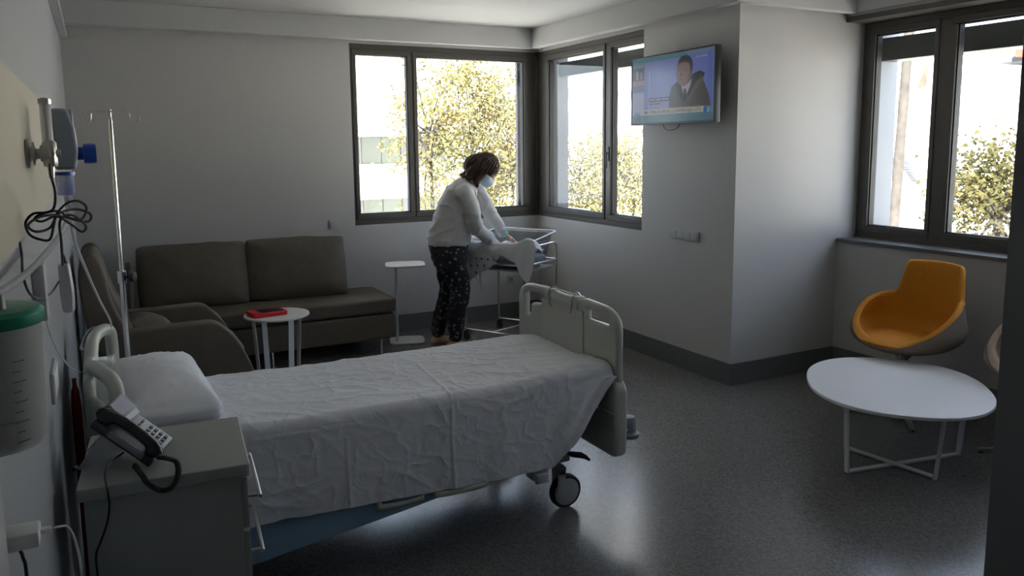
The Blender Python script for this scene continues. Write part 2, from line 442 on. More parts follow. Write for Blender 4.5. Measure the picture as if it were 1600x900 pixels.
# baseboards
zb = .158
struct('baseboard_back', box(B(), (LX+.01, -.008, 0), (0, 0, zb), .001, 1), M['base'], sm=0)
struct('baseboard_right', box(B(), (-.008, PY-.008, 0), (0, -.008, zb), .001, 1), M['base'], sm=0)
struct('baseboard_middle', box(B(), (0, PY-.008, 0), (BX, PY, zb), .001, 1), M['base'], sm=0)
struct('baseboard_bay', box(B(), (BX-.008, NY, 0), (BX, PY-.008, zb), .001, 1), M['base'], sm=0)
# head trim above the bay window and the two sills
struct('trim_7', box(B(), (BX-.012, NY, ZT3-.002), (BX+RD, PY-.001, ZT3+.035), .003, 1), M['frame'])
struct('trim_8', box(B(), (BX-.02, NY, ZL3-.025), (BX+RD, PY-.001, ZL3+.002), .004, 1), M['sill'])

def window(name, P, Q, z0, z1, out, divs, depth=.09, inset=.012, fr=.055, sillz=None):
    """casement window from P to Q (xy), frame flush with the inner face; out = outward normal; divs = list of (s0, s1, style) openings along P->Q"""
    P = Vector((*P, 0)); Q = Vector((*Q, 0)); d = (Q-P).normalized(); n = Vector((*out, 0)); L = (Q-P).length
    root = thing(name, None, None, loc=P); root['kind'] = 'structure'
    mtx = Matrix(((d.x, n.x, 0, P.x), (d.y, n.y, 0, P.y), (0, 0, 1, 0), (0, 0, 0, 1)))
    def bx(bm, a, b, bev=.003): return box(bm, a, b, bev, 1, mtx)
    bm = B()                                            # outer frame
    bx(bm, (0, inset, z0), (L, inset+depth, z0+fr)); bx(bm, (0, inset, z1-fr), (L, inset+depth, z1))
    bx(bm, (0, inset, z0+fr), (divs[0][0]-.03, inset+depth, z1-fr)); bx(bm, (divs[-1][1]+.03, inset, z0+fr), (L, inset+depth, z1-fr))
    for (a, b, s), (c, e, s2) in zip(divs, divs[1:]): bx(bm, (b+.03, inset, z0+fr), (c-.03, inset+depth, z1-fr))
    bx(bm, (0, inset-.014, z0-.004), (L, inset, z0+.018), .002)
    obj('outer_frame', bm, M['frame'], root)
    for a, b, s in divs:
        w = .034
        bm = B(); y0, y1 = inset-.008, inset+.062
        bx(bm, (a-w, y0, z0+fr-.012), (b+w, y1, z0+fr+w)); bx(bm, (a-w, y0, z1-fr-w), (b+w, y1, z1-fr+.012))
        bx(bm, (a-w, y0, z0+fr+w), (a, y1, z1-fr-w)); bx(bm, (b, y0, z0+fr+w), (b+w, y1, z1-fr-w))
        sash = obj('sash', bm, M['frame'], root)
        bm = B(); g = .008; zz0, zz1 = z0+fr+w, z1-fr-w
        bx(bm, (a, y0+.018, zz0), (a+g, y1, zz1), 0); bx(bm, (b-g, y0+.018, zz0), (b, y1, zz1), 0)
        bx(bm, (a, y0+.018, zz0), (b, y1, zz0+g), 0); bx(bm, (a, y0+.018, zz1-g), (b, y1, zz1), 0)
        obj('gasket', bm, M['gasket'], sash)
        bm = B(); bx(bm, (a+.002, y0+.038, zz0+.002), (b-.002, y0+.044, zz1-.002), 0); obj('pane', bm, M['glass'], sash, sm=0)
        if s:
            bm = B(); hx = {'L': a-w*.5, 'R': b+w*.5}[s]; zc = (z0+z1)/2-.18
            bx(bm, (hx-.011, y0-.012, zc-.06), (hx+.011, y0, zc+.06), .003); bx(bm, (hx-.009, y0-.035, zc-.12), (hx+.009, y0-.02, zc+.02), .005)
            bx(bm, (hx-.007, y0-.03, zc-.005), (hx+.007, y0, zc+.012), .002)
            obj('handle', bm, M['darkgrey'], sash)
    return root, mtx
window('window_1', (W1X, 0), (0, 0), ZL, ZT, (0, 1), [(.055, .53, None), (.615, 1.715, None)])
window('window_2', (0, 0), (0, W2Y), ZL, ZT, (1, 0), [(.20, 1.125, None), (1.245, 1.78, 'L')])
window('window_3', (BX+RD, PY), (BX+RD, -5.63), ZL3+.003, ZT3, (1, 0), [(.10, .565, None), (.72, 1.50, None), (1.62, 2.80, None)], inset=.0)
# corner post where the two windows meet
struct('trim_9', box(B(), (-.012, -.012, ZL), (.14, .14, ZT), .003, 1), M['frame'])
# ------------------------------------------------------------------ hospital bed
BX0, BX1, BY0, BY1, BZ = -3.86, -1.80, -3.93, -3.02, .70     # head, foot, near side, far side, mattress top
bed = thing('hospital_bed', 'cream plastic hospital bed on large castors, made up with a white sheet', 'bed', (-2.85, -3.48, 0))
def endboard(xc, bulge, mirror=False):
    yc = (BY0+BY1)/2-.0; 
    def Yv(y): return y-yc
    out = [(-.475, .30), (.475, .30), (.475, .90), (.40, .952), (.17, .962), (.13, .925), (-.13, .925), (-.17, .962), (-.40, .952), (-.475, .90)]
    rr = [.03, .03, .07, .08, .03, .03, .03, .03, .08, .07]
    O = roundpoly(out, rr, 5)
    hl = roundpoly([(.405, .78), (.405, .895), (.375, .912), (.185, .918), (.185, .87), (.335, .852), (.335, .80), (.36, .775)], .018, 4)
    hr = [(-x, y) for x, y in hl][::-1]
    hr = roundpoly([(-.405, .868), (-.405, .895), (-.375, .912), (-.215, .918), (-.215, .868)], .014, 4)
    if mirror: hr = [(-x, y) for x, y in hl][::-1]
    m = Matrix(((0, 0, 1, xc), (1, 0, 0, yc), (0, 1, 0, 0), (0, 0, 0, 1)))
    me = plate([O, hl, hr], .042, .016, m)
    return me, yc
me, yc = endboard(BX1+.0, 0)
fb = obj('footboard', me, M['bedplastic'], bed, sm=50)
bm = B()   # raised centre pad on the board and the lower bumper panel
box(bm, (BX1-.030, yc-.20, .36), (BX1-.016, yc+.20, .90), .006)
obj('centre_panel', bm, M['bedplastic'], fb)
bm = B(); pts = [(BX1-.045, BY0-.03, .30), (BX1-.045, BY0-.03, .585)]
me = plate([roundpoly([(-.50, .26), (.50, .26), (.50, .60), (.44, .64), (-.44, .64), (-.50, .60)], [.05, .05, .04, .05, .05, .04], 5)], .07, .02, Matrix(((0, 0, 1, BX1-.005), (1, 0, 0, yc), (0, 1, 0, 0), (0, 0, 0, 1))))
obj('foot_panel', me, M['bedplastic'], bed, sm=50)
bm = box(B(), (BX1-.044, yc-.495, .385), (BX1+.034, yc+.495, .392), .001); box(bm, (BX1-.044, yc-.495, .47), (BX1+.034, yc+.495, .475), .001)
obj('panel_groove', bm, M['lightgrey'], bed)
# grip and hook on top of the footboard
bm = B(); tube(bm, catmull([(BX1, yc-.125, .935), (BX1-.005, yc, .930), (BX1, yc+.125, .935)], 6), .024, 14)
for s in (-1, 1): box(bm, (BX1-.030, yc+s*.125-.02, .885), (BX1+.026, yc+s*.125+.02, .962), .012)
obj('grip', bm, M['bedplastic'], fb)
bm = B()
for s in (-1, 1): tube(bm, catmull([(BX1+.02, yc+s*.11, .955), (BX1-.005, yc+s*.115, .978), (BX1-.035, yc+s*.115, .95), (BX1-.038, yc+s*.11, .90), (BX1-.032, yc+s*.095, .875)], 5), .0035, 8)
tube(bm, [(BX1+.02, yc-.11, .955), (BX1+.02, yc+.11, .955)], .0035, 8)
obj('chart_hook', bm, M['steel'], fb)
# headboard: two moulded loops joined in the middle, bulging towards the wall
hb_x = BX0-.012
bm = B()
def hp(y, z, dx=0): return (hb_x+dx, y, z)
for s, (ya, yb2) in ((1, (BY1+.02, yc+.06)), (-1, (BY0-.02, yc-.06))):
    loop = [hp(ya, .30, .02), hp(ya, .60, .02), hp(ya, .84, .02), hp(ya-s*.035, .915, .012), hp(ya-s*.12, .935, -.02), hp(yb2+s*.16, .925, -.05), hp(yb2+s*.02, .87, -.06)]
    tube(bm, catmull(loop, 7), [.027]*1+[.027]*(len(catmull(loop, 7))-1), 14)
    prism(bm, [(hb_x-.012, ya-s*.10, .34), (hb_x-.012, ya-s*.10, .80), (hb_x+.0, ya, .80), (hb_x+.0, ya, .34)], (.03, 0, 0))
box(bm, (hb_x-.085, yc-.30, .34), (hb_x-.045, yc+.30, .90), .018)
for s in (-1, 1): prism(bm, [(hb_x-.07, yc+s*.29, .34), (hb_x-.07, yc+s*.29, .84), (hb_x+.0, yc+s*.46, .80), (hb_x+.0, yc+s*.46, .34)], (.028, 0, 0))
tube(bm, [hp(BY0-.02, .33), hp(BY1+.02, .33)], .035, 14)
hb = obj('headboard', fuse(bm, .009, 4), M['bedplastic'], bed)
bm = B(); tube(bm, catmull([(hb_x-.02, BY1-.10, .955), (hb_x-.06, BY1-.10, .945), (hb_x-.10, BY1-.13, .88), (hb_x-.06, BY1-.13, .87), (hb_x-.03, BY1-.10, .91)], 5), .005, 8)
obj('wire_hook', bm, M['lightgrey'], hb)
# mattress, frame, castors
bm = xform(softbox((1.98, .76, .15), .04, (0, 0, .0)), T(-2.845, -3.535, .585)); obj('mattress', bm, M['blue'], bed)
bm = B()
box(bm, (BX0+.03, BY0+.08, .47), (BX1-.05, BY0+.12, .53), .008); box(bm, (BX0+.03, BY1-.12, .47), (BX1-.05, BY1-.08, .53), .008)
for x in (-3.6, -3.0, -2.4, -2.0): box(bm, (x-.03, BY0+.10, .46), (x+.03, BY1-.10, .50), .004)
box(bm, (-3.62, BY0+.16, .20), (-2.02, BY0+.21, .26), .008); box(bm, (-3.62, BY1-.21, .20), (-2.02, BY1-.16, .26), .008)
box(bm, (-3.70, BY0+.10, .19), (-3.60, BY1-.10, .26), .01); box(bm, (-2.06, BY0+.17, .20), (-1.95, BY1-.17, .27), .01)
for x in (-3.3, -2.4):
    for y in (BY0+.19, BY1-.19): box(bm, (x-.05, y-.03, .24), (x+.05, y+.03, .48), .01)
obj('frame', bm, M['lightgrey'], bed)
for x, s in ((-2.87, .10), (-2.60, .12)):
    bm = B(); tube(bm, catmull([(x-s, BY0+.02, .33), (x-s+.01, BY0-.015, .29), (x-s+.03, BY0-.022, .277), (x+s-.03, BY0-.022, .277), (x+s-.01, BY0-.015, .29), (x+s, BY0+.02, .33)], 6), .014, 10)
    box(bm, (x-.05, BY0-.02, .31), (x+.05, BY0+.14, .34), .006); obj('side_rail', bm, M['bedplastic'], bed)
bm = B(); box(bm, (-2.26, BY0-.02, .235), (-2.18, BY0+.05, .30), .01); box(bm, (-2.25, BY0-.035, .225), (-2.19, BY0-.015, .265), .004); obj('release_lever', bm, M['lightgrey'], bed)
def castor(x, y, R=.081):
    bm = B(); lathe(bm, [(R-.022, -.018), (R-.006, -.018), (R, -.010), (R, .010), (R-.006, .018), (R-.022, .018)], (x, y, R+.001), 36, 'Y')
    c = obj('castor', bm, M['rubber'], bed)
    bm = B(); lathe(bm, [(.0, -.024), (R-.024, -.022), (R-.014, -.017), (R-.014, .017), (R-.024, .022), (0, .024)], (x, y, R+.001), 32, 'Y'); obj('hub_cover', bm, M['lightgrey'], c)
    bm = B(); box(bm, (x-.055, y-.030, R-.01), (x-.015, y-.025, R*2+.04), .002); box(bm, (x-.055, y+.025, R-.01), (x-.015, y+.030, R*2+.04), .002)
    box(bm, (x-.055, y-.030, R*2+.008), (x-.01, y+.030, R*2+.05), .006); obj('fork', bm, M['lightgrey'], c)
for x, y in ((-2.005, -3.80), (-2.005, -3.12), (-3.60, -3.80), (-3.60, -3.12)): castor(x, y)
bm = B(); lathe(bm, [(0, .0), (.045, .0), (.05, .008), (.05, .02), (.036, .03), (.034, .085), (.028, .10), (0, .104)], (BX1+.098, BY0+.045, .318), 24); box(bm, (BX1+.0, BY0+.02, .365), (BX1+.10, BY0+.07, .40), .008)
obj('wall_bumper', bm, M['grey'], bed)
bm = B(); prism(bm, [(BX1-.20, BY0+.08, .262), (BX1-.13, BY0+.08, .240), (BX1-.10, BY0+.08, .222), (BX1-.094, BY0+.08, .230), (BX1-.12, BY0+.08, .258), (BX1-.20, BY0+.08, .278)], (0, .04, 0)); obj('brake_pedal', bm, M['black'], bed)
# blue under-sheet, seen below the hem near the head
def cloth(rows, thick=.004, sub=1):
    """rows = grid of points"""
    bm = B(); V = [[bm.verts.new(Vector(p)) for p in r] for r in rows]
    for a, b in zip(V, V[1:]):
        for i in range(len(a)-1): bm.faces.new((a[i], a[i+1], b[i+1], b[i]))
    me = tomesh(bm)
    return evalmesh(me, [('SOLIDIFY', dict(thickness=thick, offset=0))]+([('SUBSURF', dict(levels=sub, render_levels=sub))] if sub else []))
rows = []
for i in range(49):
    x = -3.72+i*.0265; u = i/48
    low = .115+.165*u
    rows.append([(x, -3.925-.006*math.sin(k/8*PI)+.005*noise.noise(Vector((x*9, k*.3, 0))), .56+(low-.56)*k/8) for k in range(9)])
tag(obj('blue_undersheet', cloth(rows), M['blue'], sm=80), 'pale blue under-sheet hanging below the white sheet at the head end of the bed', 'sheet')
# top sheet
def sheet_pt(x, s):
    """s runs across the bed from the far side over the top and down the near side (metres)"""
    fx = (x-BX0)/(BX1-BX0)
    W = (BY1-.08)-(BY0-.03)            # width over the top
    top = BZ-.004-.014*math.sin(min(1, max(0, fx))*PI)
    foot = max(0, (x+2.16)/.31)
    hem = .305-.02*math.sin((x+3.0)*2.0)+ (.335*foot**1.25 if foot > 0 else 0) + .006*noise.noise(Vector((x*14, 3, 0)))
    R = .045; drop_far = .36
    y_far = BY1-.125; y_near = BY0-.005
    if s < drop_far: y, z, hang = y_far+.008, top-R-(drop_far-s), 0
    elif s < drop_far+R*1.57:
        a = (s-drop_far)/R; y, z, hang = y_far-R+R*math.cos(a), top-R+R*math.sin(a), 0
    else:
        s2 = s-drop_far-R*1.57; wt = (y_far-R)-(y_near+R)
        if s2 < wt: y, z, hang = y_far-R-s2, top, 0
        elif s2 < wt+R*1.57:
            a = (s2-wt)/R; y, z, hang = y_near+R-R*math.sin(a), top-R+R*math.cos(a), 0
        else:
            dd = s2-wt-R*1.57; full = top-R-hem; t = min(1, dd/.40); y, z, hang = y_near-.012*math.sin(t*PI*.6)-.0, top-R-full*t, t
    return y, z, hang, fx
SL = .36+.045*1.57*2+((BY1-.125-.045)-(BY0-.005+.045))+.40
nx, ns = 320, 250; rows = []
for i in range(nx+1):
    x = BX0+.06+(BX1-.03-BX0-.06)*i/nx; r = []
    for j in range(ns+1):
        s = SL*j/ns; y, z, hang, fx = sheet_pt(x, s)
        p = Vector((x*3.2, s*2.2, 1.7)); wob = noise.noise(p*.8)*.35
        c1 = 1-abs(noise.noise(Vector((x*1.8+s*2.4+wob, s*5.0-x*2.6, 4))))*2
        c2 = 1-abs(noise.noise(Vector((x*5.0-s*6.5+wob*2, s*4.5+x*3.0, 9))))*2
        c3 = 1-abs(noise.noise(Vector((x*11+wob*3, s*15, 2))))*2
        pat = .5+.5*noise.noise(Vector((x*1.6, s*1.8, 11)))
        c4 = 1-abs(noise.noise(Vector((x*3.2-s*2+wob*3, s*17+x*2.5, 21))))*2; c5 = 1-abs(noise.noise(Vector((x*8+wob*4, s*24-x*7, 31))))*2
        mid = math.exp(-((s-.62)/.30)**2); s -= .26; ridge = .0055*max(0, c1)**6*(.3+pat)*(1 if hang == 0 else .75)+.0030*max(0, c2)**5*pat+.0012*max(0, c3)**3+mid*(.0042*max(0, c4)**4*pat*1.4+.0020*max(0, c5)**3)
        for fx0, s0, s1 in ((-2.62, .45, 1.6), (-3.06, 1.0, 1.5)): ridge += .0035*math.exp(-((x-fx0-.02*math.sin(s*4))/.006)**2)*(1 if s0 < s < s1 else 0)
        big = .009*noise.noise(Vector((x*2.1, s*2.6, 5)))
        s += .26
        if hang > 0:
            v = .012*noise.noise(Vector((x*6.5+s*.8, s*1.2, 1)))*hang+.004*math.sin(x*21+3*noise.noise(Vector((x*2, s, 0))))*hang
            y -= ridge*.9+v+.012*hang
            if x > -2.2: y -= .006*math.sin((x+s)*26)*min(1, (x+2.2)*5)
        else:
            z += ridge+big
            # pulled creases near the foot, raised towards the near foot corner
            fc = max(0, 1-((x+1.95)**2+(y-BY0-.05)**2)**.5/.30); z += .014*fc
            if x > -1.95: z -= (x+1.95)*.10*(1 if y > BY0+.25 else .3)
        r.append((x, y, z))
    rows.append(r)
tag(obj('bed_sheet', cloth(rows, .003, 0), M['sheet'], sm=180), 'creased white sheet spread over the hospital bed, hanging down its near side', 'bed sheet')
# pillow
bm = softbox((.31, .78, .12), .045, (.008, .012, .045), 28, 0, .004, 3)
for v in bm.verts:
    c = v.co; e = max(abs(c.x)/.165, abs(c.y)/.405)
    c.z *= 1-.42*max(0, e)**5
    rr = 1-abs(noise.noise(Vector((c.x*3+c.y*1.2, c.y*10-c.x*5, 2))))*2
    if c.z > 0: c.z += .010*max(0, rr)**4*(.3+max(0, .5+c.y*1.4))*(1-min(1, e)**4)
    c.x *= 1+.05*(abs(c.y)/.39)**4
xform(bm, T(-3.685, -3.53, .765) @ RZ(2) @ RY(2))
tag(obj('pillow', bm, M['pillow'], sm=180), 'plump white pillow lying on the white sheet at the head of the bed', 'pillow')
# drip stand fixed beside the far head corner of the bed
ivx, ivy = -3.790, -2.93
iv = thing('drip_stand', 'chrome drip pole with two hooks rising behind the pillow', 'IV pole', (ivx, ivy, 0))
bm = tube(B(), [(ivx, ivy, .07), (ivx, ivy, 1.14)], .0125, 16); obj('lower_pole', bm, M['chrome'], iv)
bm = tube(B(), [(ivx, ivy, 1.10), (ivx, ivy, 1.82), (ivx, ivy, 1.845)], [.0085, .0085, .004], 14); obj('upper_pole', bm, M['chrome'], iv)
bm = B(); a = math.radians(-27.5); dx, dy = math.cos(a), math.sin(a)
def hk(u, z): return (ivx+dx*u, ivy+dy*u, z)
tube(bm, catmull([hk(-.128, 1.838), hk(-.122, 1.822), hk(-.105, 1.812), hk(-.088, 1.822), hk(-.084, 1.842), hk(-.082, 1.856), hk(-.070, 1.862), hk(0, 1.862), hk(.070, 1.862), hk(.082, 1.856), hk(.084, 1.842), hk(.088, 1.822), hk(.105, 1.812), hk(.122, 1.822), hk(.128, 1.838)], 4), .0042, 8)
tube(bm, [(ivx, ivy, 1.84), (ivx, ivy, 1.87)], .007, 10); obj('hook_bar', bm, M['steel'], iv)
bm = lathe(B(), [(.0, .0), (.019, 0), (.019, .055), (.0, .055)], (ivx, ivy, 1.105), 20); cl = obj('clamp', bm, M['chrome'], iv)
bm = lathe(B(), [(0, 0), (.006, 0), (.006, .02), (.022, .022), (.024, .03), (.022, .04), (0, .042)], (0, 0, 0), 16, 'X', T(ivx+.015, ivy-.008, 1.132) @ RZ(-27)); obj('knob', bm, M['black'], cl)
bm = B()
for k in range(5): 
    aa = 2*PI*k/5+.3; tube(bm, [(ivx, ivy, .09), (ivx+.06*math.cos(aa), ivy+.06*math.sin(aa), .085), (ivx+.20*math.cos(aa)*.6, ivy+.20*math.sin(aa)*.9, .06)], .011, 10)
    lathe(bm, [(0, -.008), (.022, -.008), (.022, .008), (0, .008)], (ivx+.20*math.cos(aa)*.6, ivy+.20*math.sin(aa)*.9, .0225), 14, 'Y')
obj('base', bm, M['steel'], iv)

# ------------------------------------------------------------------ bedside cabinet and telephone
cab = thing('bedside_cabinet', 'cream bedside cabinet with bar handles standing in the near left corner, a telephone on top', 'cabinet', (-3.733, -4.325, 0), math.radians(-4.5))
HH = .80
bm = B(); me = plate([roundpoly([(-.222, -.222), (.222, -.222), (.222, .222), (-.222, .222)], .012, 4)], .036, .004, T(0, 0, HH-.018)); obj('cabinet_top', me, M['offwhite'], cab, world=False)
bm = B(); box(bm, (-.207, -.207, .07), (.195, .207, HH-.036), .002); obj('body', bm, M['offwhite'], cab, world=False)
for z0, z1 in ((.60, .755), (.42, .59)):
    bm = box(B(), (.195, -.205, z0), (.213, .205, z1), .003); d = obj('drawer', bm, M['offwhite'], cab, world=False)
    zc = (z0+z1)/2; bm = B(); tube(bm, catmull([(.213, -.16, zc), (.243, -.16, zc), (.249, -.15, zc), (.249, .15, zc), (.243, .16, zc), (.213, .16, zc)], 3), .006, 10)
    obj('handle', bm, M['steel'], d, world=False)
bm = box(B(), (.195, -.205, .08), (.213, .205, .41), .003); d = obj('door', bm, M['offwhite'], cab, world=False)
bm = B(); tube(bm, catmull([(.213, -.16, .16), (.243, -.16, .16), (.249, -.16, .17), (.249, -.16, .32), (.243, -.16, .33), (.213, -.16, .33)], 3), .006, 10); obj('handle', bm, M['steel'], d, world=False)
for x in (-.17, .17):
    for y in (-.17, .17):
        bm = lathe(B(), [(0, -.012), (.033, -.012), (.035, 0), (.033, .012), (0, .012)], (x, y, .035), 18, 'Y'); box(bm, (x-.012, y-.02, .035), (x+.012, y+.02, .072), .004)
        obj('castor', bm, M['darkgrey'], cab, world=False)
# telephone: local frame u = down the slope, v = across (away from camera), n = out of the face
pO = atz(238, 722, HH+.006); 
ph = thing('telephone', 'black and grey desk telephone tilted on a wire stand on the bedside cabinet', 'telephone', (pO.x-.07, pO.y+.08, HH), math.radians(-22))
tl = math.radians(40)
def PM(): # slope frame: origin at the low near edge of the phone body
    return T(.105, -.085, .012) @ Matrix.Rotation(tl, 4, 'Y')
P_ = PM() @ Matrix.Scale(.90, 4)   # local -x goes up the slope
bm = box(B(), (-.222, .0, -.014), (.0, .185, .016), .008, 3, P_); body = obj('phone_body', bm, M['darkgrey'], ph, world=False)
bm = box(B(), (-.205, .055, .016), (-.004, .183, .022), .004, 2, P_); obj('key_plate', bm, M['grey'], body, world=False)
bm = B()
for r in range(4):
    for c in range(3): box(bm, (-.030-r*.019, .088+c*.028, .022), (-.018-r*.019, .108+c*.028, .027), .002, 1, P_)
for c in range(3): box(bm, (-.118, .088+c*.028, .022), (-.110, .108+c*.028, .026), .001, 1, P_)
obj('keypad', bm, M['black'], body, world=False)
bm = box(B(), (-.235, .055, .018), (-.145, .187, .034), .004, 2, P_ @ T(-.15, 0, .0) @ RY(10) @ T(.15, 0, .0)); sc = obj('display_housing', bm, M['darkgrey'], body, world=False)
bm = box(B(), (-.228, .068, .0345), (-.178, .172, .0355), .0, 1, P_ @ T(-.15, 0, .0) @ RY(10) @ T(.15, 0, .0)); obj('display', bm, mat('lcd_grey', (.22, .21, .27), .2), sc, world=False)
bm = box(B(), (-.168, .068, .0345), (-.150, .172, .0365), .001, 1, P_ @ T(-.15, 0, .0) @ RY(10) @ T(.15, 0, .0)); obj('display_strip', bm, M['lightgrey'], sc, world=False)
bm = box(B(), (-.165, -.004, -.006), (-.035, .012, .016), .007, 3, P_); obj('side_speaker', bm, M['grey'], body, world=False)
bm = B(); hs = [(-.222, .024, .022), (-.212, .024, .038), (-.18, .024, .047), (-.11, .024, .052), (-.045, .024, .044), (-.014, .024, .034), (-.004, .024, .022)]
tube(bm, [P_ @ Vector(p) for p in catmull(hs, 6)], [.0145+.004*abs(math.cos(i/36*PI)) for i in range(37)], 14)
ellipsoid(bm, P_ @ Vector((-.200, .024, .029)), (.026, .022, .014), Matrix.Rotation(tl, 3, 'Y')); ellipsoid(bm, P_ @ Vector((-.024, .024, .027)), (.024, .021, .013), Matrix.Rotation(tl, 3, 'Y'))
obj('handset', fuse(bm, .004, 4), mat('handset_black', (.02, .02, .023), .22), ph, world=False)
bm = B(); L0 = P_ @ Vector((-.14, .02, -.012)); L1 = P_ @ Vector((-.14, .145, -.012))
for L, y in ((L0, -.065), (L1, .06)):
    prism(bm, [(L.x-.03, L.y-.003, L.z+.02), (L.x+.03, L.y-.003, L.z-.03), (L.x-.085, L.y-.003, .002), (L.x-.105, L.y-.003, .002)], (0, .006, 0))
prism(bm, [(L0.x-.03, L0.y, L0.z+.02), (L0.x-.033, L0.y, L0.z+.015), (L0.x-.075, L0.y, .055), (L0.x-.072, L0.y, .06)], (0, .125, 0))
st = obj('stand', bm, M['lightgrey'], ph, world=False)
for y in (L0.y, L1.y):
    bm = tube(B(), [(L0.x-.110, y-.008, .006), (L0.x-.110, y+.008, .006)], .006, 10); obj('rubber_foot', bm, M['black'], st, world=False)
# coiled cord and line cord
def coil(path, R, r, turns, seg=7):
    P = catmull(path, 24); n = len(P); tot = turns*12; out = []
    prev = None
    for i in range(tot+1):
        f = i/tot*(n-1); k = min(int(f), n-2); p = P[k].lerp(P[k+1], f-k); t = (P[k+1]-P[k]).normalized()
        if prev is None: prev = t.cross(Vector((.3, .2, 1))).normalized()
        prev = (prev-t*prev.dot(t)).normalized(); w = t.cross(prev); a = 2*PI*i/12
        out.append(p+(prev*math.cos(a)+w*math.sin(a))*R)
    return tube(B(), out, r, seg)
zt = HH+.011
c0 = atz(247, 716, HH+.03); nearedge = lambda px, py, y=-4.56: aty(px, py, y)
cpts = [atz(247, 714, HH+.035), atz(262, 716, HH+.032), atz(276, 722, HH+.02), aty(278, 742, -4.555), aty(268, 762, -4.568), aty(250, 766, -4.568), aty(232, 756, -4.566), atz(222, 742, HH+.014), atz(211, 728, HH+.014)]
ccd = tag(obj('coiled_cord', coil(cpts, .0062, .0021, 62), M['black']), 'black coiled handset cord looping over the edge of the bedside cabinet', 'cord')
lp = [atz(193, 707, HH+.012), atz(178, 718, HH+.004), atz(168, 728, HH+.004), atz(164, 745, HH+.004), aty(168, 768, -4.572), aty(171, 790, -4.575), aty(168, 815, -4.576), aty(158, 845, -4.575), aty(150, 868, -4.577), aty(153, 905, -4.575), aty(154, 960, -4.575)]
tag(obj('line_cord', tube(B(), catmull(lp, 6), .0032, 8), M['black']), 'thin black telephone line cord hanging down the front of the bedside cabinet', 'cord')

# ------------------------------------------------------------------ sofa
sf = thing('sofa', 'long brown upholstered sofa with two loose back cushions along the far wall', 'sofa', (-2.68, -.36, 0))
SX0, SX1, SY0, SY1 = -3.66, -1.735, -.67, -.03
bm = xform(softbox((SX1-SX0-.01, SY1-SY0-.02, .215), .018, (0, 0, 0)), T((SX0+SX1)/2, (SY0+SY1)/2, .222)); obj('base', bm, M['brown'], sf)
bm = xform(softbox((SX1-SX0+.02, SY1-SY0+.01, .125), .030, (0, 0, .008), 20), T((SX0+SX1)/2, (SY0+SY1)/2, .397)); obj('seat', bm, M['brown'], sf)
for x0, x1, dz, ry, sd_ in ((-3.63, -2.835, 0, 0, 1), (-2.825, -2.03, 0, 1, 5)):
    bm = softbox((x1-x0, .16, .50), .022, (.010, .035, .012), 22, 0, .008, sd_)
    for v in bm.verts:
        v.co.y *= max(.25, 1-.62*max(abs(v.co.x)/.41, abs(v.co.z)/.26)**5)
        v.co.y += .004*noise.noise(v.co*7+Vector((sd_, 0, 0)))
    xform(bm, T((x0+x1)/2, -.235, .705) @ RX(-13) @ RY(ry))
    c = obj('back_cushion', bm, M['brown'], sf)
bm = xform(softbox((.04, .30, .36), .018), T(-3.695, -.30, .66)); obj('end_panel', bm, M['brown'], sf)
for x in (SX0+.1, -2.74, -1.86):
    for y in (SY0+.035, SY1-.07):
        bm = tube(B(), [(x, y, 0), (x, y, .12)], .014, 14); lathe(bm, [(0, 0), (.02, 0), (.02, .006), (0, .006)], (x, y, 0), 16); obj('leg', bm, M['chrome'], sf)
# ------------------------------------------------------------------ brown recliner armchair
ac = thing('armchair', 'brown high-backed recliner armchair beside the head of the bed', 'armchair', (-3.50, -1.55, 0))
AY0, AY1 = -1.87, -1.13
def prof_solid(prof, y0, y1, bev=.02, n=2):
    bm = prism(B(), [(x, y0, z) for x, z in prof], (0, y1-y0, 0)); 
    bmesh.ops.recalc_face_normals(bm, faces=bm.faces)
    bmesh.ops.bevel(bm, geom=[e for e in bm.edges if e.calc_face_angle(0) > .9 or abs(e.verts[0].co.y-e.verts[1].co.y) < 1e-6], offset=bev, segments=3, profile=.5, affect='EDGES', clamp_overlap=True)
    return bm
arm_p = roundpoly([(-3.82, .10), (-3.03, .10), (-3.07, .34), (-3.17, .56), (-3.28, .662), (-3.82, .655)], [.02, .03, .10, .10, .05, .04], 6)
for y0, y1 in ((AY0, AY0+.13), (AY1-.13, AY1)):
    obj('arm', prof_solid(arm_p, y0, y1), M['brown'], ac)
bm = xform(softbox((.62, .50, .16), .04, (0, 0, .02)), T(-3.42, -1.53, .41)); obj('seat', bm, M['brown'], ac)
bm = xform(softbox((.66, .52, .22), .02), T(-3.40, -1.53, .22)); obj('seat_base', bm, M['brown'], ac)
back_p = catmull([(-3.60, .36, 0), (-3.72, .62, 0), (-3.815, .86, 0), (-3.86, 1.02, 0), (-3.885, 1.085, 0), (-3.925, 1.10, 0), (-3.965, 1.075, 0), (-3.985, 1.0, 0), (-3.985, .88, 0), (-3.96, .70, 0), (-3.92, .50, 0), (-3.86, .30, 0), (-3.70, .28, 0)], 4)
bm = prof_solid([(p.x, p.y) for p in back_p], AY0+.10, AY1-.10, .03); bk = obj('backrest', bm, M['brown'], ac)
wing_p = catmull([(-3.70, .58, 0), (-3.78, .70, 0), (-3.835, .86, 0), (-3.86, 1.02, 0), (-3.89, 1.10, 0), (-3.93, 1.115, 0), (-3.97, 1.09, 0), (-3.99, 1.0, 0), (-3.985, .86, 0), (-3.95, .62, 0), (-3.88, .52, 0), (-3.76, .50, 0)], 4)
for y0, y1 in ((AY0+.04, AY0+.12), (AY1-.12, AY1-.04)):
    obj('wing', prof_solid([(p.x, p.y) for p in wing_p], y0, y1, .02), M['brown'], bk)
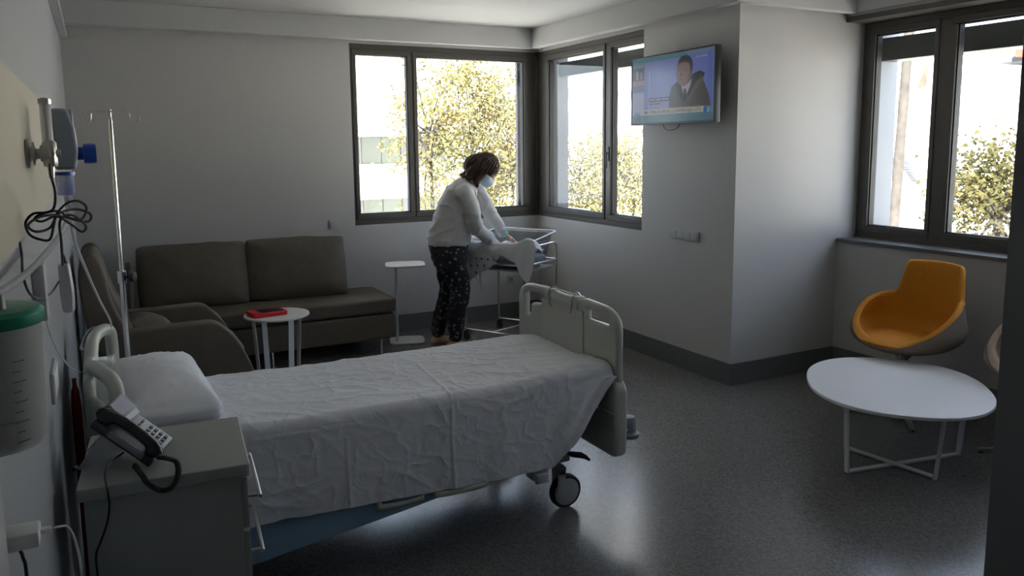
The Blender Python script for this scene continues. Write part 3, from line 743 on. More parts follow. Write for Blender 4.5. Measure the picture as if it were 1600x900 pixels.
for x in (-3.72, -3.10):
    for y in (AY0+.08, AY1-.08): obj('leg', tube(B(), [(x, y, 0), (x, y, .12)], .016, 12), M['chrome'], ac)
bm = softbox((.30, .34, .09), .02, (0, 0, .035), 16)
for v in bm.verts: v.co.z *= 1-.75*max(abs(v.co.x)/.15, abs(v.co.y)/.17)**3
xform(bm, T(-3.62, -1.50, .60) @ RY(22)); tag(obj('small_cushion', bm, M['brown']), 'small brown cushion lying on the seat of the recliner armchair', 'cushion')

# ------------------------------------------------------------------ round side table with the red tablet
tc = Vector((-2.765, -1.025, 0))
rt_ = thing('round_side_table', 'small round white side table with flat legs in front of the sofa', 'side table', tc)
bm = lathe(B(), [(0, .484), (.226, .484), (.231, .487), (.231, .497), (.228, .5), (0, .5)], tc, 64); obj('tabletop', bm, M['white'], rt_)
for k in range(4):
    a = math.radians(20+90*k); ca, sa = math.cos(a), math.sin(a); w2 = .021
    p = [tc+Vector((ca*r-sa*s*w2, sa*r+ca*s*w2, z)) for r, s, z in ((.185, -1, .484), (.185, 1, .484), (.155, 1, 0), (.155, -1, 0))]
    obj('leg', prism(B(), p, (ca*.006, sa*.006, 0)), M['whitemetal'], rt_)
bm = B()
for k in range(2):
    a = math.radians(20+90*k); d = Vector((math.cos(a), math.sin(a), 0)); n_ = Vector((-d.y, d.x, 0))
    prism(bm, [tc+d*.19+n_*.02+Vector((0, 0, .478+k*.002)), tc-d*.19+n_*.02+Vector((0, 0, .478+k*.002)), tc-d*.19-n_*.02+Vector((0, 0, .478+k*.002)), tc+d*.19-n_*.02+Vector((0, 0, .478+k*.002))], (0, 0, .004))
obj('cross_brace', bm, M['whitemetal'], rt_)
tb = thing('tablet', 'red-cased tablet with a dark screen lying on the round side table', 'tablet', (-2.835, -1.035, .5), math.radians(10))
me = plate([roundpoly([(-.125, -.085), (.125, -.085), (.125, .085), (-.125, .085)], .018, 5)], .030, .006, T(0, 0, .0155)); obj('case', me, M['red'], tb, world=False)
bm = box(B(), (-.060, -.062, .0305), (.105, .062, .0315), 0); obj('screen', bm, M['black'], tb, world=False)
bm = box(B(), (-.125, -.080, .030), (-.075, .080, .036), .003, 2); obj('folded_flap', bm, M['red'], tb, world=False)

# ------------------------------------------------------------------ C-shaped table
ct = thing('laptop_table', 'white C-shaped side table with a thin square top at the right end of the sofa', 'side table', (-1.53, -.36, 0), math.radians(-18))
sq = lambda h: [(h*(abs(math.cos(a))**.42)*(1 if math.cos(a) > 0 else -1), h*.93*(abs(math.sin(a))**.42)*(1 if math.sin(a) > 0 else -1)) for a in [2*PI*k/64+.001 for k in range(64)]]
obj('tabletop', plate([sq(.172)], .014, .004, T(.0, .0, .68)), M['white'], ct, world=False)
obj('base', plate([sq(.150)], .010, .003, T(.0, .0, .006)), M['whitemetal'], ct, world=False)
obj('pole', tube(B(), [(-.085, -.045, .008), (-.085, -.045, .676)], .013, 16), M['whitemetal'], ct, world=False)

# ------------------------------------------------------------------ egg-shaped swivel chairs
def egg_chair(loc, rz, label, inner, group):
    t = thing('swivel_chair', label, 'chair', loc, rz, group)
    def sstep(a, b, x): x = max(0, min(1, (x-a)/(b-a))); return x*x*(3-2*x)
    def rim(th):                      # th 0 = front
        d = abs((math.degrees(th)+180) % 360-180)
        h = .438+.272*sstep(8, 128, d)+.215*sstep(139, 149, d)
        rx = .375-.040*sstep(0, 110, d); ry = .372
        if d > 138: rx = rx+.012*sstep(138, 150, d)
        h += .015*math.cos(math.radians((d-180)*2)) if d > 145 else 0
        return h, rx, ry
    nt_, ns_ = 120, 18; base = .385; SC = .93
    def shell(off, low):
        rows = []
        for i in range(ns_+1):
            s = i/ns_; r = []; zfull = .56
            for k in range(nt_):
                th = 2*PI*k/nt_; h, rx, ry = rim(th); d = abs((math.degrees(th)+180) % 360-180)
                zz = low+(h-low)*s**1.7; tq = min(1, (zz-low)/(zfull-low)); q = max(0, 1-(1-tq)**2.2)**.5+max(0, zz-zfull)*.10; q = q if s > 0 else 0
                lean = -.02*max(0, zz-.5)/.4*(1 if d > 100 else 0)
                curl = -.045*max(0, s-.72)/.28*(.3+.7*sstep(15, 55, d)-.8*sstep(118, 142, d))
                R1, R2 = (rx-off)*q+curl, (ry-off)*q+curl
                r.append(Vector((R1*math.cos(th)+lean, R2*math.sin(th), zz)))
            rows.append(r)
        return rows
    def surf(rows):
        bm = B(); V = [[bm.verts.new(p) for p in r] for r in rows]
        for a, b in zip(V, V[1:]):
            for k in range(len(a)): bm.faces.new((a[k], a[(k+1) % nt_], b[(k+1) % nt_], b[k]))
        return bm
    out = shell(0, .362); inn = shell(.042, .42)
    def sc3(r): return [Vector((p.x*SC, p.y*SC, .405+(p.z-.362)*.91)) for p in r]
    out = [sc3(r) for r in out]; inn = [sc3(r) for r in inn]
    # padded rim joins the two skins
    lip = [[o.lerp(i, f)+Vector((0, 0, .016*math.sin(f*PI))) for o, i in zip(out[-1], inn[-1])] for f in (0, .25, .5, .75, 1)]
    bm = surf(out); bmesh.ops.remove_doubles(bm, verts=bm.verts, dist=1e-4)
    obj('outer_shell', evalmesh(tomesh(bm), [('SOLIDIFY', dict(thickness=.006, offset=0))]), M['shellbrown'], t, world=False, sm=70)
    bm = surf([[p+(q-p).normalized()*0 for p, q in zip(a, a)] for a in lip+inn[::-1][1:]]); bmesh.ops.remove_doubles(bm, verts=bm.verts, dist=1e-4)
    obj('inner_shell', tomesh(bm), M[inner], t, world=False, sm=60)
    bm = B(); lathe(bm, [(0, .474), (.20, .474), (.256, .480), (.264, .490), (.246, .502), (.14, .509), (0, .511)], (0, 0, 0), 56)
    for v in bm.verts: v.co.y *= 1.07; v.co.x = v.co.x*.98+.012
    obj('seat_pad', bm, M[inner], t, world=False, sm=60)
    bm = lathe(B(), [(0, .05), (.022, .05), (.022, .24), (.030, .245), (.030, .36), (.05, .385), (.06, .408), (0, .408)], (0, 0, 0), 24); obj('column', bm, M['chrome'], t, world=False)
    for k in range(4):
        a = PI/4+k*PI/2; c, s = math.cos(a), math.sin(a)
        bm = B(); P = [(c*.015, s*.015, .062), (c*.16, s*.16, .045), (c*.31, s*.31, .020)]
        for (p, q, w0, w1) in ((P[0], P[1], .022, .019), (P[1], P[2], .019, .014)):
            A = [Vector(p)+Vector((-s*w0, c*w0, 0)), Vector(p)+Vector((s*w0, -c*w0, 0)), Vector(q)+Vector((s*w1, -c*w1, 0)), Vector(q)+Vector((-s*w1, c*w1, 0))]
            prism(bm, A, (0, 0, -.014))
        lg = obj('foot', bm, M['steel'], t, world=False)
        bm = lathe(B(), [(0, 0), (.014, 0), (.014, .01), (0, .01)], (c*.298, s*.298, 0), 14); obj('glide', bm, M['black'], lg, world=False)
    return t
ch1 = egg_chair((.50, -3.72, 0), math.radians(184), 'mustard yellow egg-shaped swivel chair with a taupe back under the bay window', 'yellow', 'egg-shaped swivel chairs')
ch2 = egg_chair((.535, -4.56, 0), math.radians(175), 'beige egg-shaped swivel chair half hidden behind the wall edge at the right', 'taupe', 'egg-shaped swivel chairs')

# ------------------------------------------------------------------ coffee table
ct2 = thing('coffee_table', 'low oval white coffee table on crossed flat white legs', 'coffee table', (-.11, -4.123, 0), math.radians(45))
ov = []
for k in range(96):
    a = 2*PI*k/96; c, s = math.cos(a), math.sin(a); e = .88
    ov.append((.545*abs(c)**e*(1 if c > 0 else -1), .452*abs(s)**e*(1 if s > 0 else -1)))
M['tabletop2'] = mat('white_tabletop', (.72, .72, .74), .42)
ax_long = Vector((math.cos(math.radians(45)), math.sin(math.radians(45))))
obj('tabletop', plate([ov], .018, .004, T(0, 0, .391) @ RZ(0)), M['tabletop2'], ct2, world=False)
feet = [atz(1322, 738, 0), atz(1321, 702, 0), atz(1498, 710, 0), atz(1462, 750, 0)]   # near-left, far-left, far-right, near-right
cen = Vector((-.125, -4.185, 0))
zt = .382
ctr = {0: Vector((0, 0, 0)), 1: Vector((0, 0, 0)), 2: Vector((0, 0, 0)), 3: Vector((0, 0, 0))}
def flat_loop(a, b, w=.030, th=.009, lift=0):
    """a flat bar frame: up from a, down to b, along the floor between them"""
    d = (b-a).normalized(); n = Vector((-d.y, d.x, 0)); out_ = []
    A0, B0 = a.copy(), b.copy(); A1 = a+d*.012+Vector((0, 0, zt)); B1 = b-d*.055*0+Vector((0, 0, zt))
    bms = []
    for p, q in ((A0, a+Vector((0, 0, zt))-d*.02), (B0, b+Vector((0, 0, zt))+d*.035)):
        s = n*(w/2); bms.append(prism(B(), [p-s, p+s, q+s, q-s], d*th if p is A0 else -d*th))
    s = n*(w/2); z = Vector((0, 0, lift))
    bms.append(prism(B(), [a-s+z, a+s+z, b+s+z, b-s+z], (0, 0, th)))
    s = n*(w/2); z = Vector((0, 0, zt-th)); bms.append(prism(B(), [a-s+z, a+s+z, b+s+z, b-s+z], (0, 0, th)))
    return bms
for (a, b, lf) in ((feet[0], feet[2], 0), (feet[1], feet[3], .0095)):
    ms = flat_loop(a, b, lift=lf)
    for nm, bm in zip(('leg', 'leg', 'floor_bar', 'top_bar'), ms): obj(nm, bm, M['whitemetal'], ct2)

# ------------------------------------------------------------------ television
A_, B_ = Vector((-.128, -1.722, 0)), Vector((-.178, -2.722, 0))     # far (left) and near (right) ends of the front face
zb0, zt0 = 1.838, 2.347
tvw = (B_-A_).length; d = (B_-A_)/tvw; nrm = Vector((d.y, -d.x, 0))
if nrm.x > 0: nrm = -nrm
tvh = zt0-zb0
TM = Matrix(((d.x, 0, nrm.x, A_.x), (d.y, 0, nrm.y, A_.y), (0, 1, 0, zb0), (0, 0, 0, 1)))   # local x = along screen, y = up, z = towards viewer
tv = thing('television', 'flat black television on the wall bracket showing a news programme', 'television', (-.10, -2.2, zb0))
obj('casing', box(B(), (0, 0, -.045), (tvw, tvh, 0), .004, 2, TM), M['black'], tv)
bm = B(); b = .012
for a, c in (((0, 0), (tvw, b*1.4)), ((0, tvh-b), (tvw, tvh)), ((0, b*1.4), (b, tvh-b)), ((tvw-b, b*1.4), (tvw, tvh-b))): box(bm, (a[0], a[1], 0), (c[0], c[1], .005), .001, 1, TM)
obj('bezel', bm, M['black'], tv)
# picture, built as flat coloured shapes on the lit panel; u, v in 0..1 of the visible screen
PW, PH = tvw-2*b, tvh-b*2.4
pcols = {}
def pic(c, s=.5):
    k = tuple(c)
    if k not in pcols:
        m = mat('screen_%02d' % len(pcols), (0.01, .01, .01), .18); bs = m.node_tree.nodes['Principled BSDF']
        bs.inputs['Emission Color'].default_value = (*lin([v/255 for v in c]), 1); bs.inputs['Emission Strength'].default_value = EMI
        pcols[k] = (m, [])
    return pcols[k]
EMI = .10
layer = [0]
def shape(c, pts):
    m, L = pic(c); layer[0] += 1; L.append(([(b+u*PW, b*1.4+v*PH) for u, v in pts], .0012+layer[0]*.00004))
def rect(c, u0, v0, u1, v1): shape(c, [(u0, v0), (u1, v0), (u1, v1), (u0, v1)])
rect((118, 150, 168), 0, 0, 1, 1)                       # teal-grey surround
rect((140, 150, 215), .175, .20, 1, .93)                # studio backdrop
rect((120, 135, 205), .60, .22, .985, .95); rect((96, 150, 160), 0, .93, .70, 1)
rect((105, 125, 200), .93, .20, .985, .96)
rect((150, 160, 215), .0, .12, .175, .83)
rect((90, 88, 98), 0.005, .665, .165, .86)              # inset picture
shape((170, 170, 180), [(.05, .68), (.09, .68), (.085, .80), (.065, .83), (.05, .78)]); shape((140, 140, 150), [(.10, .68), (.15, .68), (.14, .78), (.115, .80)])
rect((205, 150, 150), 0.005, .605, .17, .66); rect((190, 195, 220), .005, .12, .165, .47); rect((135, 145, 180), .005, .49, .165, .59)
rect((215, 225, 245), .232, .06, .238, .80)
# man in the picture
shape((88, 82, 80), [(.49, .20), (.50, .42), (.52, .52), (.58, .57), (.66, .60), (.80, .66), (.86, .62), (.90, .52), (.945, .36), (.97, .20)])
shape((60, 56, 58), [(.56, .55), (.60, .60), (.64, .50), (.70, .34), (.66, .26), (.60, .40)]); shape((55, 52, 56), [(.74, .56), (.76, .66), (.84, .70), (.90, .66), (.88, .58), (.80, .50), (.72, .36), (.70, .38)])
shape((110, 104, 98), [(.76, .44), (.80, .54), (.87, .62), (.88, .56), (.82, .46), (.73, .30), (.70, .30)])
shape((190, 180, 190), [(.625, .56), (.68, .32), (.74, .50), (.76, .60), (.70, .52)])
shape((48, 46, 60), [(.665, .46), (.69, .47), (.70, .38), (.685, .28), (.665, .36)])
shape((150, 118, 112), [(.58, .80), (.575, .70), (.585, .60), (.61, .54), (.66, .50), (.71, .53), (.745, .60), (.76, .72), (.755, .84), (.70, .90), (.62, .88)])
shape((120, 92, 88), [(.70, .54), (.745, .60), (.76, .72), (.755, .84), (.72, .84), (.73, .70), (.715, .60)])
shape((62, 58, 62), [(.585, .80), (.60, .88), (.63, .935), (.68, .95), (.73, .92), (.76, .85), (.765, .72), (.745, .70), (.74, .78), (.72, .83), (.66, .855), (.61, .84)])
rect((95, 72, 72), .60, .735, .635, .747); rect((95, 72, 72), .67, .735, .705, .747); shape((105, 78, 76), [(.625, .72), (.645, .655), (.62, .65)]); rect((110, 70, 72), .605, .600, .65, .610)
# captions
rect((40, 45, 110), .235, .315, .50, .375); rect((170, 170, 195), .235, .255, .40, .31)
rect((200, 205, 190), .165, .12, .90, .20); rect((205, 165, 130), .30, .19, .87, .205)
rect((90, 135, 150), .165, 0, .985, .115); rect((120, 150, 170), 0, 0, .165, .115)
shape((40, 110, 190), [(.895, .12), (.915, .10), (.93, .13), (.925, .18), (.905, .19), (.89, .16)]); shape((160, 200, 225), [(.935, .11), (.95, .11), (.955, .17), (.94, .18)])
def smudges(c, u0, u1, v0, v1, gaps, n):       # captions too small to read in the photograph
    w_ = (u1-u0)/n
    for i in range(n):
        if i not in gaps: rect(c, u0+i*w_, v0, u0+(i+.72)*w_, v1)
smudges((190, 195, 225), .245, .49, .332, .360, (6, 12), 20)
smudges((95, 95, 100), .245, .39, .270, .297, (4,), 13)
smudges((95, 100, 110), .175, .222, .140, .180, (), 4)
smudges((180, 185, 220), .80, .93, .885, .905, (3,), 9)
rect((95, 105, 125), .035, .025, .115, .085); rect((150, 165, 180), .042, .034, .108, .076); smudges((80, 90, 110), .05, .10, .042, .068, (), 4)
for c, (m, L) in pcols.items():
    bm = B()
    for pts, z in L: prism(bm, [TM @ Vector((x, y, z)) for x, y in pts], nrm*.00002)
    bmesh.ops.recalc_face_normals(bm, faces=bm.faces); me = bpy.data.meshes.new('p'); bm.to_mesh(me); bm.free(); me.materials.append(m)
    c_ = me; pcols[c] = (m, me)
bm = B(); mats = []
for c, (m, me) in pcols.items():
    n0 = len(bm.faces); bm.from_mesh(me); bm.faces.ensure_lookup_table()
    for f in bm.faces[n0:]: f.material_index = len(mats)
    mats.append(m)
def addtext(txt, u, v, h, wmax, col):
    m, _ = pic(col) if tuple(col) not in pcols else pcols[tuple(col)]
    me = text_mesh(txt, 1, Matrix.Identity(4), 0.0001)
    w0 = max(v_.co.x for v_ in me.vertices); sx = wmax*PW/w0; sy = h*PH/.72
    me.transform(TM @ T(b+u*PW, b*1.4+v*PH, .0048) @ Matrix.Diagonal((sx, sy, 1, 1)))
    n0 = len(bm.faces); bm.from_mesh(me); bm.faces.ensure_lookup_table()
    if m not in mats: mats.append(m)
    for f in bm.faces[n0:]: f.material_index = mats.index(m)
pcols[(50, 50, 70)] = (mat('screen_ink', (0.01, .01, .01), .3), None); pcols[(50, 50, 70)][0].node_tree.nodes['Principled BSDF'].inputs['Emission Color'].default_value = (.02, .02, .05, 1)
pcols[(50, 50, 70)][0].node_tree.nodes['Principled BSDF'].inputs['Emission Strength'].default_value = .3
pw = mat('screen_white', (.01, .01, .01), .3, emit=(.8, .85, 1), estr=EMI); pcols[(255, 255, 255)] = (pw, None)
pt = mat('screen_teal', (.01, .01, .01), .3, emit=(.12, .45, .60), estr=EMI); pcols[(1, 2, 3)] = (pt, None)
addtext('Y TRAS EL FIN DE LOS HOMENAJES A ETA', .235, .135, .050, .64, (50, 50, 70))
addtext('AR', .035, .10, .075, .07, (1, 2, 3))
me = bpy.data.meshes.new('picture'); bm.to_mesh(me); bm.free()
link('screen_picture', me, mats, tv, world=True, sm=0)
bm = B(); box(bm, (tvw*.35, tvh*.30, -.075), (tvw*.65, tvh*.70, -.045), .004, 1, TM); br = obj('bracket', bm, M['black'], tv)
q0 = TM @ Vector((tvw*.5, tvh*.5, -.07)); bm = box(B(), (q0.x-.01, q0.y-.05, q0.z-.06), (-.001, q0.y+.05, q0.z+.06), .004); obj('bracket_arm', bm, M['black'], br)
cb = [TM @ Vector(p) for p in ((tvw*.40, .01, -.02), (tvw*.405, -.022, -.02), (tvw*.46, -.042, -.02), (tvw*.54, -.036, -.02), (tvw*.585, -.012, -.02), (tvw*.59, .01, -.02))]
obj('loose_cable', tube(B(), catmull(cb, 6), .003, 8), M['black'], tv)

# ------------------------------------------------------------------ wall fittings
def wallplate(name, label, cat, a, b, m, bev=.003):
    return tag(obj(name, box(B(), a, b, bev), m), label, cat)
wp = thing('wall_control', 'long white control plate on the wall below the television', 'switch plate', (-.005, -2.234, .985))
obj('plate', box(B(), (-.012, -2.395, .985), (0, -2.073, 1.058), .003), M['lightgrey'], wp)
for i in range(4): obj('switch', box(B(), (-.016, -2.385+i*.078, .993), (-.011, -2.315+i*.078, 1.050), .002), M['lightgrey'], wp)
wt = thing('wall_switch', 'square white wall switch just left of the corner window above the sofa', 'switch', (-2.05, -.005, .985))
obj('plate', box(B(), (-2.088, -.011, .985), (-2.010, 0, 1.070), .003), M['lightgrey'], wt); obj('rocker', box(B(), (-2.075, -.015, .998), (-2.023, -.010, 1.057), .002), M['lightgrey'], wt)
so_ = thing('wall_socket', 'white wall socket low on the far wall behind the bassinet', 'socket', (-.335, -.005, .36))
p0 = aty(792, 430, 0); p1 = aty(804, 442, 0)
obj('plate', box(B(), (p0.x, -.010, p1.z), (p1.x, 0, p0.z), .003), M['lightgrey'], so_); obj('outlet', lathe(B(), [(0, 0), (.022, 0), (.022, .004), (.018, .004), (.018, .001), (0, .001)], ((p0.x+p1.x)/2, -.0105, (p0.z+p1.z)/2), 20, 'Y'), M['grey'], so_)
q = atx(84, 580, LX)
ls = thing('headwall_socket', 'narrow white socket plate on the left wall near the head of the bed', 'socket', (LX, q.y, q.z-.06))
obj('plate', box(B(), (LX, -4.27, q.z-.045), (LX+.010, -4.06, q.z+.045), .002), M['lightgrey'], ls); obj('cover', box(B(), (LX+.009, -4.255, q.z-.035), (LX+.013, -4.165, q.z+.035), .001), M['white'], ls); obj('cover', box(B(), (LX+.009, -4.16, q.z-.035), (LX+.013, -4.075, q.z+.035), .001), M['white'], ls)

# ------------------------------------------------------------------ oxygen and suction gear on the left wall
ox = thing('oxygen_flowmeter', 'oxygen flowmeter with a clear upright tube plugged into the beige wall panel', 'flowmeter', (-4.0, -4.62, 1.60))
def axp(px, py, y): return aty(px, py, y)
yo = -4.58; c = axp(60, 240, yo); c0x = LX+.012
bm = lathe(B(), [(0, 0), (.034, 0), (.036, .004), (.034, .008), (.016, .010), (.016, .014), (.028, .015), (.028, .020), (.012, .022), (.012, .030), (.020, .031), (.020, .052), (.010, .055), (.010, .075), (0, .075)], (c0x, yo, c.z), 28, 'X'); obj('wall_connector', bm, M['steel'], ox)
pm = axp(78, 240, yo)
bm = lathe(B(), [(0, -.032), (.014, -.032), (.016, -.026), (.016, .026), (.012, .032), (0, .032)], (pm.x, yo, pm.z), 20); lathe(bm, [(0, 0), (.011, 0), (.011, .03), (0, .03)], (pm.x, yo-.014, pm.z), 16, 'Y'); obj('valve_body', bm, M['steel'], ox)
bm = lathe(B(), [(0, 0), (.0125, 0), (.0125, .098), (.010, .104), (0, .106)], (pm.x-.002, yo, pm.z+.03), 20); tb_ = obj('flow_tube', bm, M['jar'], ox)
bm = lathe(B(), [(0, 0), (.005, 0), (.005, .09), (0, .09)], (pm.x-.002, yo, pm.z+.036), 12); obj('scale_rod', bm, M['white'], tb_)
bm = lathe(B(), [(.013, 0), (.0145, 0), (.0145, .012), (.013, .012)], (pm.x-.002, yo, pm.z+.12), 20); obj('tube_cap', bm, M['steel'], tb_)
bm = lathe(B(), [(0, -.03), (.006, -.028), (.008, 0), (0, 0)], (pm.x, yo, pm.z-.032), 14); obj('hose_barb', bm, M['steel'], ox)
# suction regulator
ys = -4.36; a0 = axp(100, 170, ys); a1 = axp(100, 265, ys)
sr = thing('suction_regulator', 'blue-grey suction regulator with a blue knob on the left wall', 'regulator', (a0.x, ys, a1.z))
hgt = a0.z-a1.z; cx_ = a0.x-.004
pr_ = roundpoly([(-.028, 0), (.022, 0), (.030, .05), (.026, .11), (.012, hgt), (-.028, hgt)], .010, 4)
obj('housing', plate([pr_], .075, .008, Matrix(((1, 0, 0, cx_), (0, 0, -1, ys), (0, 1, 0, a1.z), (0, 0, 0, 1)))), M['bluegrey'], sr)
kz = axp(122, 240, ys).z
bm = lathe(B(), [(0, 0), (.018, 0), (.018, .015), (.027, .016), (.027, .042), (.024, .047), (0, .047)], (cx_+.026, ys, kz), 24, 'X'); obj('knob', bm, M['blueknob'], sr)
bm = lathe(B(), [(0, 0), (.030, 0), (.033, .004), (.033, .012), (0, .014)], (cx_+.010, ys, a1.z+.13), 28, 'X', None); obj('gauge', bm, M['bluegrey'], sr)
bm = tube(B(), [(LX+.012, ys, kz), (cx_-.02, ys, kz)], .013, 14); obj('wall_connector', bm, M['steel'], sr)
j0 = axp(100, 268, ys); j1 = axp(100, 305, ys)
bm = lathe(B(), [(0, 0), (.021, 0), (.023, .006), (.023, j0.z-j1.z-.004), (0, j0.z-j1.z-.004)], (j0.x, ys, j1.z), 24); jj = obj('overflow_trap', bm, M['bluejar'], sr)
bm = lathe(B(), [(.0235, 0), (.026, 0), (.026, .009), (.0235, .009)], (j0.x, ys, j0.z-.010), 24); obj('trap_ring', bm, M['blueknob'], jj)
# hoses
def hose(name, label, pts, r, m, n=7): return tag(obj(name, tube(B(), catmull(pts, n), r, 9), m), label, 'tube' if 'tub' in label else 'cable')
ch = [axp(78, 255, yo), axp(80, 290, yo), axp(88, 320, -4.5), axp(92, 360, -4.48), axp(94, 400, -4.46)]
lp = []
cc = axp(90, 345, -4.48)
def P2(px, py, y=-4.48): return aty(px, py, y-.40)
loops = [P2(78, 255), P2(80, 275), P2(86, 300), P2(84, 325), P2(72, 332), P2(52, 334), P2(40, 348), P2(46, 366), P2(62, 374), P2(78, 374), P2(84, 352), P2(88, 335, -4.46), P2(104, 318, -4.45), P2(122, 314, -4.44), P2(135, 324, -4.43), P2(128, 342, -4.44), P2(106, 340, -4.45), P2(84, 336, -4.47), P2(60, 340, -4.49), P2(44, 352, -4.50), P2(56, 362, -4.50), P2(78, 356, -4.48), P2(92, 334, -4.46), P2(118, 327, -4.43), P2(141, 334, -4.42), P2(138, 346, -4.42), P2(112, 342, -4.44), P2(90, 330, -4.46), P2(66, 334, -4.48), P2(54, 342, -4.48), P2(66, 346, -4.48), P2(88, 338, -4.46), P2(110, 350, -4.44), P2(128, 362, -4.43), P2(134, 352, -4.43), P2(112, 336, -4.45), P2(94, 345, -4.46), P2(96, 380, -4.45), P2(98, 415, -4.44)]
tag(obj('nurse_call_cable', tube(B(), catmull(loops, 6), .0028, 8), M['cable']), 'dark grey cable bunched in loops below the flowmeter on the left wall', 'cable')
hose('suction_tube', 'clear plastic tubing drooping from the regulator to the lower left', [axp(103, 305, ys), axp(106, 322, ys), axp(105, 345, -4.45), axp(90, 372, -4.7), axp(64, 405, -5.0), axp(36, 432, -5.3), axp(0, 456, -5.55), axp(-40, 470, -5.8)], .0062, M['cleartube'])
hose('white_tube', 'thin white tubing running from the regulator down to the headboard', [axp(110, 345, -4.40), axp(118, 380, -4.3), axp(138, 430, -4.0), axp(156, 470, -3.6), axp(172, 500, -3.15), axp(174, 516, -3.05)], .0042, M['whitecable'])
hose('grey_loop_cable', 'dark grey cable hanging in a loop on the pale left wall', [atx(30, 372, LX+.004), atx(34, 400, LX+.006), atx(36, 430, LX+.008), atx(46, 458, LX+.012), atx(62, 467, LX+.02), atx(80, 458, LX+.03), aty(92, 440, -4.3)], .0028, M['cable'])
hose('thin_white_cord', 'thin white cord sagging from the left wall to the headboard', [atx(62, 400, LX+.003), atx(66, 450, LX+.004), atx(72, 500, LX+.01), aty(88, 545, -4.15), aty(106, 570, -3.95), aty(122, 581, -3.80), aty(134, 582, -3.72)], .0022, M['whitecable'])
# handset remote hanging
hr0 = axp(106, 410, -4.30); hr1 = axp(110, 488, -4.30)
nr = thing('nurse_call_handset', 'slim white nurse call handset hanging beside the left wall', 'remote', ((hr0.x+hr1.x)/2, -4.30, hr1.z))
me = plate([roundpoly([(-.016, 0), (.014, 0), (.018, .06), (.014, hr0.z-hr1.z), (-.014, hr0.z-hr1.z), (-.018, .05)], .012, 4)], .020, .005, Matrix(((.9, 0, -.4, (hr0.x+hr1.x)/2-.004), (-.4, 0, -.9, -4.30), (0, 1, 0, hr1.z), (0, 0, 0, 1))) @ RZ(2)); obj('handset_body', me, M['lightgrey'], nr)
obj('cord_sleeve', tube(B(), [axp(97, 396, -4.3), axp(100, 404, -4.3), axp(104, 416, -4.3)], [.003, .006, .007], 10), M['cable'], nr)
# leaflet holder / bracket behind the loops
bk_ = atx(78, 385, LX)
tag(obj('wall_bracket', box(B(), (LX, -4.58, bk_.z-.09), (LX+.028, -4.50, bk_.z+.05), .004), M['lightgrey']), 'small grey bracket on the left wall behind the looped cable', 'bracket')
# red wheel-like valve / strap behind the headboard
bm = B(); rx_ = -3.992
lathe(bm, [(0, 0), (.018, 0), (.018, .72), (.014, .78), (.008, .80), (.008, .83), (0, .83)], (rx_, -3.45, .0), 24)
tag(obj('oxygen_bottle', bm, M['orange']), 'orange-red narrow bottle standing between the headboard and the left wall', 'bottle')
# suction canister near the camera
K = Vector((-3.970, -5.93, 0)); zt_ = 1.7-.0; kt = up_z = None
def zat(px, py, P):
    d_ = ray(px, py); h2 = Vector((d_.x, d_.y)); s = ((Vector((P.x, P.y))-Vector((CAM.x, CAM.y))).dot(h2))/h2.dot(h2); return CAM.z+s*d_.z
kz1 = zat(30, 487, K); kz0 = zat(30, 690, K)
sj = thing('suction_canister', 'clear suction canister with a green lid mounted on the left wall near the camera', 'canister', (K.x, K.y, kz0))
hh = kz1-kz0
bm = lathe(B(), [(0, 0), (.038, 0), (.0425, .006), (.046, hh-.02), (.046, hh-.004), (.0435, hh-.004), (.0435, hh-.02), (.040, .009), (0, .004)], (K.x, K.y, kz0), 40); jar = obj('jar', bm, M['jar'], sj)
bm = lathe(B(), [(0, hh-.008), (.048, hh-.010), (.0495, hh-.006), (.0495, hh+.002), (.046, hh+.006), (.030, hh+.008), (0, hh+.009)], (K.x, K.y, kz0), 40); lid = obj('lid', bm, M['green'], sj)
bm = lathe(B(), [(0, 0), (.007, 0), (.006, .016), (0, .017)], (K.x+.012, K.y-.02, kz0+hh+.006), 14); obj('port', bm, M['lightgrey'], lid)
bm = box(B(), (LX, K.y-.03, kz0+.02), (K.x-.044, K.y+.03, kz1-.02), .003); obj('wall_mount', bm, M['lightgrey'], sj)
bm = B()
for k in range(9):
    for j in range(3 if k % 2 else 5):
        a = math.radians(-62+j*3.2); R_ = .0452+.0003*k/2
        p = Vector((K.x+R_*math.cos(a), K.y+R_*math.sin(a), kz0+.012+k*.010)); t_ = Vector((-math.sin(a), math.cos(a), 0))
        prism(bm, [p-t_*.0009, p+t_*.0009, p+t_*.0009+Vector((0, 0, .0008)), p-t_*.0009+Vector((0, 0, .0008))], Vector((math.cos(a), math.sin(a), 0))*.0003)
obj('scale_marks', bm, M['darkgrey'], jar)
bm = B()
for j in range(12):
    a0_, a1_ = math.radians(-84+j*1.6), math.radians(-84+(j+1)*1.6); R_ = .0445
    prism(bm, [(K.x+R_*math.cos(a0_), K.y+R_*math.sin(a0_), kz0+.010), (K.x+R_*math.cos(a1_), K.y+R_*math.sin(a1_), kz0+.010), (K.x+(R_+.001)*math.cos(a1_), K.y+(R_+.001)*math.sin(a1_), kz0+.034), (K.x+(R_+.001)*math.cos(a0_), K.y+(R_+.001)*math.sin(a0_), kz0+.034)], (math.cos(a0_)*.0004, math.sin(a0_)*.0004, 0))
obj('paper_label', bm, M['lightgrey'], jar)
